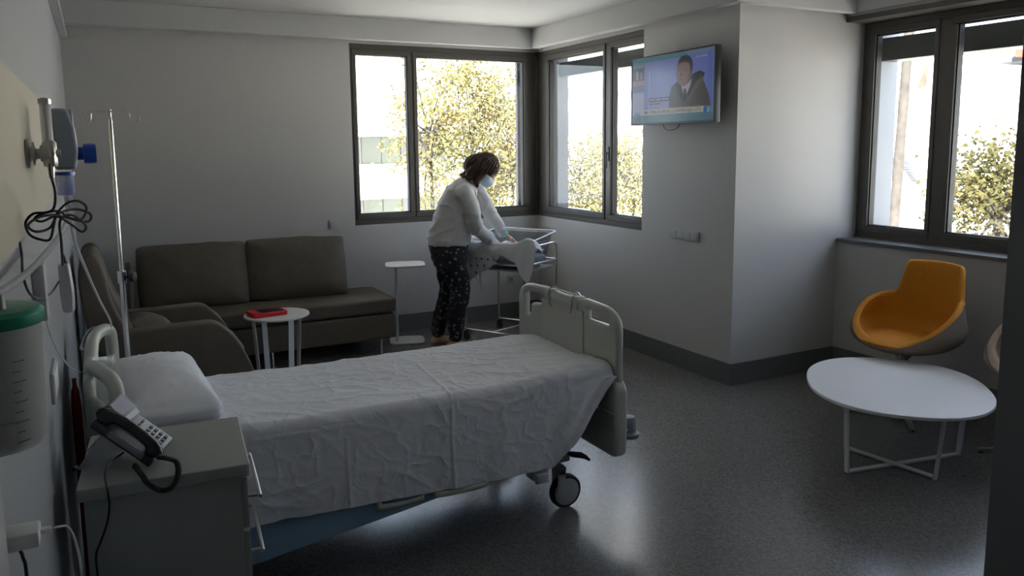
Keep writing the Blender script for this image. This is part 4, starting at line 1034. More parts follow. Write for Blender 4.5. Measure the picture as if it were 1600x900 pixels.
# plug adapter and cables low on the left wall
qa = atx(42, 832, LX+.03)
pa = thing('plug_adapter', 'white plug adapter with a charging cable low on the left wall', 'adapter', (LX, qa.y, qa.z-.03))
obj('adapter_body', box(B(), (LX+.001, qa.y-.035, qa.z-.012), (LX+.048, qa.y+.012, qa.z+.012), .004), M['white'], pa)
e = Vector((LX+.048, qa.y-.005, qa.z))
obj('usb_plug', box(B(), (e.x, e.y-.006, e.z-.003), (e.x+.014, e.y+.006, e.z+.004), .001), M['white'], pa)
tag(obj('charging_cable', tube(B(), catmull([e+Vector((.014, 0, 0)), e+Vector((.024, 0, .001)), e+Vector((.035, .02, -.012)), e+Vector((.042, .04, -.05)), e+Vector((.046, .05, -.12)), e+Vector((.046, .06, -.35)), Vector((e.x+.046, e.y+.06, .2)), Vector((e.x+.03, e.y+.05, .006))], 7), .0018, 8), M['whitecable']), 'thin white charging cable curving down from the plug adapter', 'cable')
tag(obj('power_cable', tube(B(), catmull([(LX+.02, qa.y-.02, qa.z-.012), (LX+.024, qa.y-.018, qa.z-.03), (LX+.026, qa.y-.018, qa.z-.07), (LX+.02, qa.y-.02, qa.z-.3), (LX+.02, qa.y-.02, .006)], 6), .0026, 8), M['black']), 'black power cable dropping from below the plug adapter', 'cable')
bmn = box(B(), (LX, -6.6, qa.z-.12), (LX+.010, qa.y-.05, kz0-.005), .003); tag(obj('wall_duct', bmn, M['lightgrey']), 'upright pale wall duct below the suction canister', 'duct')
# ------------------------------------------------------------------ bassinet
bu, bv = Vector((.485, -.875, 0)), Vector((.875, .485, 0)); bc = Vector((-.69, -.74, 0)); hu, hv = .31, .26
bs = thing('bassinet', 'clear-sided newborn bassinet on a chrome tube trolley beside the corner windows', 'bassinet', bc, math.atan2(bu.y, bu.x))
bm = B()
for s in (-1, 1):
    for k in (-1, 1):
        if s == 1: continue
        tube(bm, [(s*hu, k*hv, .085), (s*hu, k*hv, .76)], .0115, 12)
x = hu
tube(bm, catmull([(x, -hv, .085), (x, -hv, .45), (x, -hv, .80), (x, -hv+.012, .835), (x, -hv+.045, .85), (x, 0, .85), (x, hv-.045, .85), (x, hv-.012, .835), (x, hv, .80), (x, hv, .45), (x, hv, .085)], 5), .0115, 12)
for z in (.70,):
    for k in (-1, 1): tube(bm, [(-hu, k*hv, z), (hu, k*hv, z)], .0105, 12)
    for s in (-1, 1): tube(bm, [(s*hu, -hv, z), (s*hu, hv, z)], .0105, 12)
for k in (-1, 1): tube(bm, [(-hu, k*hv, .10), (hu, k*hv, .10)], .010, 12)
tube(bm, [(-.03, -hv, .10), (.05, hv, .10)], .010, 12)
for s in (-1, 1): tube(bm, [(s*hu*.97, -hv, .45), (s*hu*.97, -hv, .46)], .002, 6)
obj('trolley_frame', bm, M['chrome'], bs, world=False)
for s in (-1, 1):
    for k in (-1, 1):
        bm = lathe(B(), [(0, -.011), (.032, -.011), (.036, 0), (.032, .011), (0, .011)], (s*hu+.012, k*hv, .037), 20, 'Y'); box(bm, (s*hu-.012, k*hv-.018, .05), (s*hu+.03, k*hv+.018, .09), .006)
        obj('castor', bm, M['darkgrey'], bs, world=False)
bm = B()     # tub: tapered, open topped, thin walls
def ringp(a, b, z, tilt=0): return [(-a, -b, z), (a, -b, z), (a, b, z+tilt), (-a, b, z+tilt)]
def rr4(a, b, z, tilt, r=.05):
    return [(x, y, z+tilt*(y+b)/(2*b)) for x, y in roundpoly([(-a, -b), (a, -b), (a, b), (-a, b)], r, 5)]
lv = [rr4(.25, .19, .665, 0), rr4(.27, .21, .76, .02), rr4(.295, .235, .87, .065), rr4(.318, .258, .880, .068), rr4(.318, .258, .868, .068)]
V = [[bm.verts.new(Vector(p)) for p in r] for r in lv]; n = len(V[0])
bm.faces.new(V[0])
for a, b in zip(V, V[1:]):
    for i in range(n): bm.faces.new((a[i], a[(i+1) % n], b[(i+1) % n], b[i]))
tub = obj('tub', evalmesh(tomesh(bm), [('SOLIDIFY', dict(thickness=.004, offset=0))]), M['acrylic'], bs, world=False)
rim = rr4(.318, .258, .882, .068); bm = tube(B(), rim, .0075, 10, closed=True)
obj('rim', bm, translucent_mat('frosted_rim', (.8, .82, .84), .85), tub, world=False)
bm = xform(softbox((.50, .37, .07), .025, (0, 0, .008)), T(0, 0, .722)); obj('crib_mattress', bm, M['blanket'], bs, world=False)
bm = B(); prism(bm, [(-.29, -.24, .64), (.29, -.24, .64), (.29, .24, .64), (-.29, .24, .64)], (0, 0, .008)); obj('tray', bm, M['lightgrey'], bs, world=False)
# rumpled muslin inside the tub and draped over its near side
bm = B(); N = 46
V = [[None]*(N+1) for _ in range(N+1)]
for i in range(N+1):
    for j in range(N+1):
        u, v = i/N*2-1, j/N*2-1; d = max(abs(u), abs(v))
        h = .80+.060*math.exp(-((u-.1)**2*2.5+(v+.1)**2*3))+.022*noise.noise(Vector((u*3, v*3, 8)))+.012*(1-abs(noise.noise(Vector((u*6, v*5, 2)))))-.03*max(0, d-.8)*3
        V[i][j] = bm.verts.new((u*.235, v*.175, h))
for i in range(N):
    for j in range(N): bm.faces.new((V[i][j], V[i+1][j], V[i+1][j+1], V[i][j+1]))
me = evalmesh(tomesh(bm), [('SOLIDIFY', dict(thickness=.012, offset=-1))]); me.transform(XF[bs.name])
tag(obj('baby_wrap', me, M['blanket'], sm=180), 'rumpled white muslin bundled inside the clear bassinet tub', 'blanket')
fo = bc-bu*hu-bv*(hv+.022); fn = -bv
def fr(px, py, off=0):            # a point in the upright plane of the near side of the bassinet
    d = ray(px, py); o_ = fo+fn*off; return CAM+d*((o_-CAM).dot(fn)/d.dot(fn))
def drape(cols, name, m, off=0, inner=.10, lab=None, cat=None, nrow=16, fold=.012, seed=0, sub=0, parent=None):
    # cols: (top px, py, bottom px, py); resampled smoothly
    K_ = [Vector((a, b, 0)) for a, b, c, d in cols]; L_ = [Vector((c, d, 0)) for a, b, c, d in cols]
    A = catmull(K_, 6); C_ = catmull(L_, 6); rows = []
    for i, (a, c) in enumerate(zip(A, C_)):
        t = i/(len(A)-1); top = fr(a.x, a.y, off); bot = fr(c.x, c.y, off); col = []
        for k in (3, 2, 1): col.append(top-fn*inner*k/3+Vector((0, 0, -.012*k*k*.6)))
        for k in range(nrow+1):
            s = k/nrow; p = top.lerp(bot, s)
            w = fold*min(1, s*2.5)*(noise.noise(Vector((t*9+seed, s*1.2, seed)))*1.3+.5*math.sin(t*38+seed+s*2))
            p = p+fn*(w+.014*math.sin(s*PI)*.8); col.append(p)
        rows.append(col)
    return cloth(rows, .003, 1)
pc = [(720, 392, 718, 404), (724, 386, 724, 420), (731, 384, 731, 432), (738, 384, 736, 438), (748, 384, 748, 428), (758, 384, 762, 421), (768, 386, 772, 412), (778, 388, 780, 402)]
pat = drape(pc, '', None, off=0, inner=.03, seed=3, fold=.006)
pb = tag(obj('patterned_cloth', pat, M['blanket'], sm=180), 'white cloth printed with small dark leaf motifs hanging from the near side of the bassinet', 'cloth')
prints = []
for r_, yy in enumerate((402, 414, 425)):
    for q_ in range(7):
        px_ = 723+q_*9.5+(r_ % 2)*3; py_ = yy+(q_-2)*(-.9 if r_ else .9)*.6+ (q_*.6)
        lim = 432-abs(px_-736)*.55 if px_ > 736 else 404+(px_-718)*1.6
        if py_ > lim-2: continue
        p = fr(px_, py_, .026); sc_ = .0105; bm = B(); prints.append(bm)
        ring = [p+bu*(math.cos(2*PI*k/18)*(.8+.35*math.cos(6*PI*k/18)))*sc_+Vector((0, 0, (math.sin(2*PI*k/18)*(.8+.35*math.cos(6*PI*k/18)))*sc_)) for k in range(18)]
        prism(bm, ring, fn*.001)
inkm = mat('dark_print', (.03, .032, .04), .8)
from mathutils.bvhtree import BVHTree
mm = pb.data; bvh = BVHTree.FromPolygons([v.co.copy() for v in mm.vertices], [tuple(p.vertices) for p in mm.polygons])
ln = fn.copy()
for bm in prints:
    me_p = tomesh(bm); me_p.transform(XF[pb.name].inverted())
    for v in me_p.vertices:           # lay the print on the cloth
        hit = bvh.ray_cast(v.co+ln*.15, -ln)
        if hit[0] is not None: v.co = hit[0]+ln*.0012
    link('printed_motif', me_p, inkm, pb, world=False, sm=0)
wc = [(719, 393, 717, 402), (724, 385, 725, 404), (733, 380, 736, 403), (745, 378, 747, 402), (758, 377, 760, 400), (770, 379, 773, 398), (783, 381, 786, 401), (797, 380, 797, 407), (807, 379, 806, 414), (814, 376, 813, 428), (821, 372, 820, 441), (828, 373, 826, 443), (834, 377, 831, 428), (838, 388, 836, 405)]
wb = drape(wc, '', None, off=.022, inner=.11, seed=11, fold=.016, nrow=20)
tag(obj('draped_blanket', wb, M['blanket'], sm=180), 'white muslin blanket draped over the near rim of the bassinet with one corner hanging', 'blanket')
tip = drape([(738, 418, 740, 424), (744, 418, 748, 448), (750, 416, 753, 457), (754, 414, 753, 440)], '', None, off=-.05, inner=.01, seed=21, fold=.008)
tag(obj('hanging_cloth_corner', tip, M['blanket'], sm=180), 'pale corner of cloth hanging below the printed cloth behind the bassinet leg', 'cloth')

# ------------------------------------------------------------------ woman leaning over the bassinet
W0 = Vector((-1.25, -.75, 0)); hd = Vector((.4628, .8865, 0)); hr = Vector((.8865, -.4628, 0)); UZ = Vector((0, 0, 1))
def wp(px, py, dy=0):
    d = ray(px, py); return CAM+d*(((W0+hd*dy)-CAM).dot(hd)/d.dot(hd))
pr_ = thing('person', 'woman in white top, dark floral trousers and face mask leaning over the bassinet', 'person', W0, math.radians(-27.57))
def loft(bm, secs, seg=28, ex=2.3):
    """secs: (centre, spine direction, half width in the picture direction, half depth)"""
    rings = []
    for c, ax, a, b in secs:
        ax = ax.normalized(); s = hd.cross(ax).normalized()
        if s.dot(hr) < 0: s = -s
        ring = []
        for k in range(seg):
            t = 2*PI*k/seg; ct, st_ = math.cos(t), math.sin(t)
            ring.append(bm.verts.new(c+s*a*abs(ct)**(2/ex)*(1 if ct > 0 else -1)+hd*b*abs(st_)**(2/ex)*(1 if st_ > 0 else -1)))
        rings.append(ring)
    for A, C_ in zip(rings, rings[1:]):
        for k in range(seg): bm.faces.new((A[k], A[(k+1) % seg], C_[(k+1) % seg], C_[k]))
    bm.faces.new(rings[0][::-1]); bm.faces.new(rings[-1]); return bm
HC = wp(758, 264, .0); hf = (hr*.76-UZ*.65).normalized(); hup = (hr*.65+UZ*.76).normalized()
def H(f, u, s=0): return HC+hf*f+hup*u+hd*s     # s>0 is away from the camera
HM = Matrix((hf, hd, hup)).transposed()
def hand(bm, wrist, dirv, normal, side, curl=.5, sc=1.0):
    """palm and five separate bent fingers; dirv = along the hand, normal = back of the hand, side = +1 thumb towards dirv x normal"""
    dirv = dirv.normalized(); normal = (normal-dirv*normal.dot(dirv)).normalized(); lat = dirv.cross(normal)*side
    for k, off in enumerate((-.027, -.009, .009, .027)):
        limb(bm, [wrist+lat*off*.45, wrist+dirv*.045*sc+lat*off*.9, wrist+dirv*.085*sc+lat*off], [.014, .0135, .0115], 4, 10)
    L = (.060, .072, .078, .070)
    for k, off in enumerate((-.029, -.010, .010, .029)):
        b = wrist+dirv*.085*sc+lat*off; l = L[k]*sc
        d1 = (dirv-normal*curl*.5+lat*off*2).normalized(); d2 = (dirv-normal*curl*1.3).normalized(); d3 = (dirv-normal*curl*2.2).normalized()
        p1 = b+d1*l*.45; p2 = p1+d2*l*.32; p3 = p2+d3*l*.22
        limb(bm, [b, p1, p2, p3], [.0098, .0088, .0080, .0068], 3, 9)
    b = wrist+dirv*.030*sc+lat*.030; d1 = (dirv*.75+lat*.65-normal*.3).normalized(); d2 = (dirv*.95+lat*.15-normal*.45).normalized()
    limb(bm, [b-lat*.012, b+d1*.035*sc, b+d1*.035*sc+d2*.030*sc, b+d1*.035*sc+d2*.052*sc], [.014, .0115, .0095, .008], 3, 10)
sN, eN, wN = wp(727, 304, -.16), wp(741, 350, -.12), wp(773, 380, .13)
sF, eF, wF = wp(744, 297, .14), wp(767, 336, .20), wp(789, 366, .22)
bm = B()
spine = [(wp(701, 392), .13, .15), (wp(703, 370), .12, .14), (wp(709, 345), .11, .145), (wp(716, 322), .11, .16), (wp(727, 300), .095, .16), (wp(738, 285), .055, .08), (wp(746, 276), .050, .052)]
loft(bm, [(c, (spine[min(i+1, 6)][0]-spine[max(i-1, 0)][0]), a, b) for i, (c, a, b) in enumerate(spine)])
limb(bm, [wp(735, 289), H(-.045, -.085), H(-.02, -.03)], [.056, .052, .055], 5)
ellipsoid(bm, H(-.005, .015), (.098, .077, .100), HM); ellipsoid(bm, H(.035, -.060), (.060, .056, .062), HM); ellipsoid(bm, H(.062, -.015), (.038, .052, .055), HM)
ellipsoid(bm, H(.103, -.030), (.016, .013, .026), HM); ellipsoid(bm, H(.070, -.105), (.024, .022, .020), HM); ellipsoid(bm, H(.100, -.070), (.012, .024, .014), HM)
for s in (-1, 1):
    ellipsoid(bm, H(-.005, -.020, s*.078), (.020, .010, .032), HM); ellipsoid(bm, H(.082, .012, s*.030), (.014, .020, .010), HM)
limb(bm, [sN, eN, wN], [.048, .040, .028]); limb(bm, [sF, eF, wF], [.048, .040, .027])
hdN = (wN-eN).normalized(); hdF = (wp(806, 377, .23)-wF).normalized()
hand(bm, wN+hdN*.012, hdN-UZ*.1, UZ+hr*.3, -1, .45, .95); hand(bm, wF+hdF*.010, hdF, UZ+hr*.6, 1, .5, .90)
legs = {'near': [wp(704, 395, -.095), wp(719, 455, -.10), wp(711, 520, -.10)], 'far': [wp(699, 395, .095), wp(700, 452, .10), wp(685, 517, .10)]}
for k, (h_, kn, an) in legs.items():
    limb(bm, [h_, kn, an], [.090, .055, .036])
    an0 = Vector((an.x, an.y, .075)); heel = Vector((an.x, an.y, .030))-hr*.045; toe = Vector((an.x, an.y, .022))+hr*.165
    limb(bm, [an, an0, Vector((an.x, an.y, .045))], [.036, .034, .034]); limb(bm, [heel, Vector((an.x, an.y, .040))+hr*.02, Vector((an.x, an.y, .032))+hr*.09, toe], [.030, .036, .032, .020])
    for q_ in range(5): 
        o_ = (q_-2)*.0155; limb(bm, [Vector((toe.x, toe.y, .018))+hd*o_-hr*.02, Vector((toe.x, toe.y, .014))+hd*o_+hr*(.032-.004*abs(q_-1))], [.0125, .010], 3, 8)
body = obj('body', fuse(bm, .0055, 5, .45), M['skin'], pr_, sm=180)
# top
bm = B()
sec = [(wp(701, 381), .178, .205), (wp(702, 374), .182, .21), (wp(704, 358), .170, .20), (wp(708, 340), .158, .195), (wp(713, 322), .146, .195), (wp(720, 306), .132, .195), (wp(728, 293), .105, .165), (wp(735, 285), .075, .10)]
loft(bm, [(c, (sec[min(i+1, 7)][0]-sec[max(i-1, 0)][0]) if 0 < i else UZ+hr*.02, a, b) for i, (c, a, b) in enumerate(sec)])
limb(bm, [sN-hr*.01, sN.lerp(eN, .5)+hr*.008, eN, eN.lerp(wN, .5)-UZ*.012, wN-hdN*.01], [.082, .072, .066, .056, .040])
limb(bm, [sF, sF.lerp(eF, .5)+hr*.005, eF, eF.lerp(wF, .5), wF-hdF*.035], [.080, .068, .060, .052, .040])
me = fuse(bm, .008, 5, .5)
for v in me.vertices:
    p = v.co; n_ = Vector((p.x*8, p.y*8, p.z*2.6)); rdg = 1-abs(noise.noise(Vector((p.x*5+p.z*5, p.y*6, p.z*9-p.x*5))))*2
    v.co = p+v.normal*(.010*noise.noise(n_)+.011*max(0, rdg)**3)
obj('long_sleeved_top', me, M['sweater'], pr_, sm=180)
# trousers
bm = B()
loft(bm, [(wp(701, 372), UZ, .150, .175), (wp(701, 384), UZ, .168, .185), (wp(701, 396), UZ+hr*.1, .158, .190), (wp(703, 412), UZ+hr*.1, .138, .185), (wp(706, 425), UZ, .10, .16)])
for k, (h_, kn, an) in legs.items():
    s = -1 if k == 'near' else 1
    e_ = wp(712, 527, -.10) if k == 'near' else wp(685, 518, .10)
    calf = wp(713, 492, -.10) if k == 'near' else wp(690, 488, .10)
    limb(bm, [h_+UZ*.02, h_.lerp(kn, .5)+hr*(.0), kn, calf, e_], [.105, .098, .082 if k == 'near' else .070, .074 if k == 'near' else .066, .052 if k == 'near' else .060])
me = fuse(bm, .009, 4, .5)
for v in me.vertices:
    p = v.co; rdg = 1-abs(noise.noise(Vector((p.x*6, p.y*6, p.z*11))))*2
    v.co = p+v.normal*(.008*noise.noise(p*9)+.010*max(0, rdg)**3*(1.2 if p.z < .3 else .7))
obj('floral_trousers', me, M['pants'], pr_, sm=180)
# hair: shoulder length, falling forward over the ear and back on to the shoulders
bm = B()
ellipsoid(bm, H(-.012, .030), (.112, .092, .106), HM)
ellipsoid(bm, H(-.060, -.010), (.072, .086, .090), HM)
for s in (-1, 1):
    limb(bm, [H(.030, .070, s*.055), H(.010, .010, s*.084), H(-.010, -.060, s*.086), H(.000, -.115, s*.075), H(.030, -.155, s*.062)], [.036, .026, .028, .024, .010])
    limb(bm, [H(-.030, .060, s*.060), H(-.060, -.030, s*.078), H(-.075, -.100, s*.080), wp(731, 278, s*.10)], [.040, .036, .034, .016])
    limb(bm, [H(.000, -.110, s*.072), H(.045, -.150, s*.060), H(.055, -.178, s*.055)], [.016, .008, .003], 4, 8)
limb(bm, [H(-.050, .03), H(-.100, -.035), wp(732, 271), wp(721, 273)], [.078, .074, .052, .016])
limb(bm, [H(-.080, .0, -.04), wp(736, 275, -.05), wp(724, 277, -.07)], [.050, .038, .012])
me = fuse(bm, .006, 4, .5)
for v in me.vertices:
    q = Vector(((v.co-HC).dot(hf), (v.co-HC).dot(hd), (v.co-HC).dot(hup)))
    v.co = v.co+v.normal*(.004*noise.noise(Vector((q.x*70, q.y*70, q.z*8)))+.004*math.sin(math.atan2(q.y, q.x)*26+q.z*20))
obj('hair', me, M['hair'], pr_, sm=180)
# eyelid, brow
for s in (-1, 1):
    bm = tube(B(), catmull([H(.088, .002, s*.018), H(.094, -.004, s*.030), H(.086, .000, s*.044)], 4), .0022, 6); obj('eyelashes', bm, M['black'], pr_)
    bm = tube(B(), catmull([H(.098, .022, s*.014), H(.098, .027, s*.030), H(.084, .022, s*.048)], 4), .0032, 6); obj('eyebrow', bm, M['hair'], pr_)
# face mask
bm = B(); rows = []
for i in range(15):
    u = -.118+.098*i/14; r = []
    for k in range(19):
        a = (-84+168*k/18)*PI/180; t = (i/14-.5)*2
        fr_ = .088-.020*t*t+(.018 if abs(a) < .5 else 0)*(1-abs(a)/.5)*(1-t*t*.5)+(.004 if i % 4 == 0 else 0)
        r.append(H(.028+fr_*math.cos(a)*(1-.10*(t < 0)*t*t), u, .073*math.sin(a)))
    rows.append(r)
mk = obj('face_mask', cloth(rows, .002, 1), M['mask'], pr_, sm=180)
bm = B()
for s in (-1, 1):
    for u0 in (-.030, -.105): tube(bm, catmull([H(.035, u0, s*.074), H(.010, (u0-.02)/2-.01, s*.083), H(-.012, -.012 if u0 > -.05 else -.045, s*.086)], 4), .0013, 6)
obj('ear_loop', bm, M['mask'], mk)
# hospital wristband
a_ = wF+hdF*.002; bm = lathe(B(), [(.030, -.011), (.033, -.011), (.033, .011), (.030, .011), (.030, -.011)], (0, 0, 0), 24, 'Z', Matrix.Translation(a_) @ hdF.to_track_quat('Z', 'Y').to_matrix().to_4x4())
box(bm, (-.012, .030, -.012), (.012, .036, .014), .001, 1, Matrix.Translation(a_) @ hdF.to_track_quat('Z', 'Y').to_matrix().to_4x4())
obj('wristband', bm, M['teal'], pr_, label='teal hospital wristband')
# ------------------------------------------------------------------ outside
GZ = -8.0
struct('ground', box(B(), (-40, -40, GZ-.3), (80, 80, GZ)), M['ground'], sm=0)
struct('trim_10', box(B(), (LX-.3, TH, ZC-.06), (1.5, 1.15, ZC+.28)), M['facade'], sm=0)                 # eave over the back window
struct('trim_11', box(B(), (-.35, TH-.02, ZL-.10), (.75, .55, ZL+.005)), M['ledge'], sm=0)
struct('trim_12', box(B(), (W1X-.1, TH-.08, ZL-.10), (.1, .45, ZL-.0)), M['ledge'], sm=0)
struct('trim_13', box(B(), (TH-.08, W2Y-.1, ZL-.08), (.62, .3, ZL+.01)), M['ledge'], sm=0)                # ledge outside the corner window
struct('trim_14', box(B(), (BX+RD+.10, -5.62, ZL3-.10), (BX+RD+.48, PY+.1, ZL3+.035)), M['ledge'], sm=0)     # ledge outside the bay
M['fin'] = mat('outer_reveal_grey', (.22, .24, .27), .5); M['fin2'] = mat('outer_post_grey', (.10, .10, .11), .5)
struct('trim_15', box(B(), (BX+RD+.12, PY-.02, ZL3), (BX+RD+.36, PY+.18, ZT3+.4)), M['fin'], sm=0)
struct('trim_16', box(B(), (TH, -.03, ZL), (.34, .10, ZT+.3)), M['fin2'], sm=0)
struct('trim_17', box(B(), (-.10, TH, ZL), (.10, .26, ZT+.3)), M['fin2'], sm=0)
struct('trim_18', box(B(), (BX+RD+.14, -5.62, atx(1500, 82, BX+RD+.14).z), (BX+RD+.30, PY-.03, atx(1500, 43, BX+RD+.14).z), .004, 1), M['shutter'], sm=0)
struct('trim_19', box(B(), (TH+.02, PY+.30, atx(930, 112, TH+.02).z), (TH+.14, .0, atx(930, 88, TH+.02).z), .004, 1), M['shutter'], sm=0)
def facade(name, label, org, d, n, length, z0, z1, wins, thick=6, extra=None):
    """building with its front through org along d; n points towards us; wins = (s0, s1, z0, z1)"""
    t = thing(name, label, 'building', (org[0], org[1], GZ))
    m = Matrix(((d[0], -n[0], 0, org[0]), (d[1], -n[1], 0, org[1]), (0, 0, 1, 0), (0, 0, 0, 1)))
    obj('wall', box(B(), (0, 0, z0), (length, thick, z1), 0, 1, m), M['facade'], t, sm=0)
    for a, b, c, e in wins:
        w_ = obj('window', box(B(), (a-.08, -.05, c-.08), (b+.08, .02, e+.08), .02, 1, m), M['facade'], t)
        bm = B(); k = int((e-c)/.09)
        for q in range(k): box(bm, (a, -.075, c+q*(e-c)/k), (b, -.05, c+(q+.8)*(e-c)/k), 0, 1, m)
        obj('roller_blind', bm, M['facadeshade'], w_, sm=0)
    return t, m
# white building across the street from the bay
xr = 22.0
q = lambda px, py: atx(px, py, xr)
wn = []
for (px0, px1) in ((1392, 1440), (1462, 1515), (1535, 1585)):
    a, b_ = q(px0, 237), q(px1, 290); wn.append((-(b_.y)+0, -(a.y)+0, b_.z, a.z))
# s runs towards -y from y = 40
wn = []
for (px0, px1) in ((1392, 1440), (1478, 1522), (1330, 1368)):
    a, b_ = q(px0, 238), q(px1, 288); wn.append((31-a.y, 31-b_.y, b_.z, a.z))
for dz in (-3.3,):
    wn += [(a, b_, c+dz, e+dz) for a, b_, c, e in wn[:3]]
top = q(1450, 138).z
rb, rm = facade('white_building', 'sunlit white building with blinds and roof structures across the street from the bay window', (xr, 31), (0, -1), (-1, 0), 50, GZ, top, wn)
def rbox(name, px0, py0, px1, py1, m, dep=3, back=0, out=0, bev=0):
    a, b_ = q(px0, py0), q(px1, py1); return obj(name, box(B(), (xr-out+back, b_.y, b_.z), (xr+back+dep, a.y, a.z), bev, 1), m, rb, sm=0)
rbox('stair_tower', 1372, 70, 1445, 142, M['facade'], 3, .3); rbox('roof_parapet', 1445, 118, 1640, 142, M['facade'], 3, .1)
a, b_, c_ = q(1424, 140), q(1441, 100), q(1441, 133); c_ = q(1441, 132)
bm = prism(B(), [(xr+.25, a.y, a.z), (xr+.25, c_.y, c_.z), (xr+.25, b_.y, b_.z)], (.3, 0, 0)); obj('brick_gable', bm, M['brick'], rb)
rbox('brick_pier', 1496, 131, 1502, 139, M['brick'], .5, 0, .15); rbox('brick_pier', 1505, 130, 1511, 139, M['brick'], .5, 0, .15); rbox('brick_pier', 1518, 127, 1529, 137, M['brick'], .5, 0, .15)
rbox('terrace_wall', 1535, 122, 1600, 160, M['facade'], 3, 0, 1.2); rbox('tiled_coping', 1533, 114, 1605, 121, mat('tile_coping', (.15, .13, .11), .9, var=.3, vscale=8), 3, 0, 1.4); rbox('brick_chimney', 1590, 78, 1605, 88, M['brick'], 1, 0, .1)
rbox('roof_unit', 1558, 82, 1590, 97, M['roofgrey'], 1.2, .2, 0, .05); rbox('roof_unit', 1566, 77, 1586, 84, M['roofgrey'], .9, .3, 0, .05)
u_ = rbox('air_conditioner', 1533, 219, 1556, 232, M['roofgrey'], .5, 0, .4, .02); rbox('pipe', 1478, 60, 1480, 135, M['roofgrey'], .1, 0, .1); rbox('pipe', 1556, 216, 1559, 240, M['roofgrey'], .1, 0, .1)
rbox('cornice', 1372, 204, 1640, 207, M['facade'], .3, 0, .12); rbox('window_sill_band', 1372, 291, 1640, 294, M['facade'], .3, 0, .12); rbox('cornice', 1372, 158, 1640, 160, M['facade'], .3, 0, .10)
# building with curved balconies behind the back window
yr = 30.0
w = lambda px, py: aty(px, py, yr)
bb = thing('balcony_building', 'white apartment building with rounded balconies seen through the left pane of the corner window', 'building', (8.5, yr, GZ))
x0, x1 = w(545, 200).x, w(668, 200).x
obj('wall', box(B(), (x0-4, yr+1.6, GZ), (x1-.2, yr+9, 9)), M['facade'], bb, sm=0)
def bal(zb_, zt_, name, out_, m):
    pts = [(x0-4, yr+1.7), (x1-.6, yr+1.7)]+[(x1-.6+1.2*math.sin(a)*.6, yr+.9+.8*math.cos(a)) for a in (.3, .7, 1.1, 1.5)]+[(x1-.1, yr+.4), (x1-1.2, yr-.05), (x1-3, yr-.25), (x0, yr-.3), (x0-4, yr-.3)]
    bm = prism(B(), [(x, y, zb_) for x, y in pts], (0, 0, zt_-zb_)); return obj(name, bm, m, bb, sm=0)
lv = [w(600, 213).z, w(600, 258).z, w(600, 310).z]; per = lv[0]-lv[2]
M['darkglass'] = mat('shaded_glazing', (.06, .075, .065), .15)
for k in (-2, -1, 0, 1):
    zt_ = lv[1]+k*per; bal(lv[2]+k*per, zt_, 'balcony', .3, M['facade'])
    for j in range(7 if k < 1 else 0):
        xa = x0-1+j*1.02; f_ = obj('balcony_door', box(B(), (xa, yr+1.5, zt_-.2), (xa+.98, yr+1.62, lv[0]+k*per-.02), .01, 1), M['darkglass'] if j % 3 != 1 else M['facadeshade'], bb)
    bm = B()
    for j in range(26): box(bm, (x0-.5+j*.3, yr-.2, zt_), (x0-.47+j*.3, yr-.17, zt_+.02))
    box(bm, (x0-4, yr-.22, zt_+.0), (x1-1.2, yr-.18, zt_+.06)); obj('railing', bm, M['lightgrey'], bb, sm=0)
tb2 = thing('pale_building', 'pale building far behind the trees of the corner window', 'building', (30, 34, GZ))
obj('wall', box(B(), (19, 34, GZ), (44, 44, 7.0)), M['facade'], tb2, sm=0); obj('cornice', box(B(), (19, 33.7, 4.6), (44, 34.1, 5.0)), M['facadeshade'], tb2, sm=0)
for j in range(7): obj('window', box(B(), (20+j*3.2, 33.85, 2.2), (21.5+j*3.2, 34.05, 3.6)), M['facadeshade'], tb2, sm=0)
def tree(label, base, crown_c, rad, n, leaf, m, seed, clumps=40, trunk_r=.16, group=None, hollow=.3):
    rnd = random.Random(seed); base = Vector(base); cc = Vector(crown_c)
    t = thing('tree', label, 'tree', base)
    bm = B(); limb(bm, [base, base.lerp(cc, .5)+Vector((.1, .1, 0)), cc+Vector((0, 0, -rad[2]*.3))], [trunk_r, trunk_r*.75, trunk_r*.4], 5, 10)
    C_ = []
    for i in range(clumps):
        while True:
            p = Vector((rnd.uniform(-1, 1), rnd.uniform(-1, 1), rnd.uniform(-1, 1)))
            if hollow < p.length < 1: break
        C_.append(cc+Vector((p.x*rad[0], p.y*rad[1], p.z*rad[2])))
    for p in C_[::3]:
        s = cc+Vector((0, 0, -rad[2]*rnd.uniform(.0, .5))); limb(bm, [s, s.lerp(p, .5)+Vector((rnd.uniform(-.1, .1), 0, .1)), p], [trunk_r*.3, trunk_r*.2, .012], 3, 6)
    obj('trunk', bm, M['bark'], t)
    verts, faces = [], []
    for i in range(n):
        c = rnd.choice(C_); s = rad[0]*.24
        p = c+Vector((rnd.gauss(0, s), rnd.gauss(0, s), rnd.gauss(0, s*.8)))
        a = Vector((rnd.gauss(0, 1), rnd.gauss(0, 1), rnd.gauss(0, .8))).normalized(); b_ = a.cross(Vector((rnd.gauss(0, 1), rnd.gauss(0, 1), rnd.gauss(0, 1)))).normalized(); u_ = a.cross(b_)
        L = leaf*rnd.uniform(.6, 1.25); k = len(verts)
        verts += [p-a*L*.5, p+b_*L*.42-a*L*.1+u_*L*.1, p+a*L*.6, p-b_*L*.42-a*L*.1+u_*L*.1]
        faces += [(k, k+1, k+2), (k, k+2, k+3)]
    me = bpy.data.meshes.new('foliage'); me.from_pydata([tuple(v) for v in verts], [], faces); me.update()
    link('foliage', me, m, t, sm=0)
    return t
def g(px, py, y): p = aty(px, py, y); return p
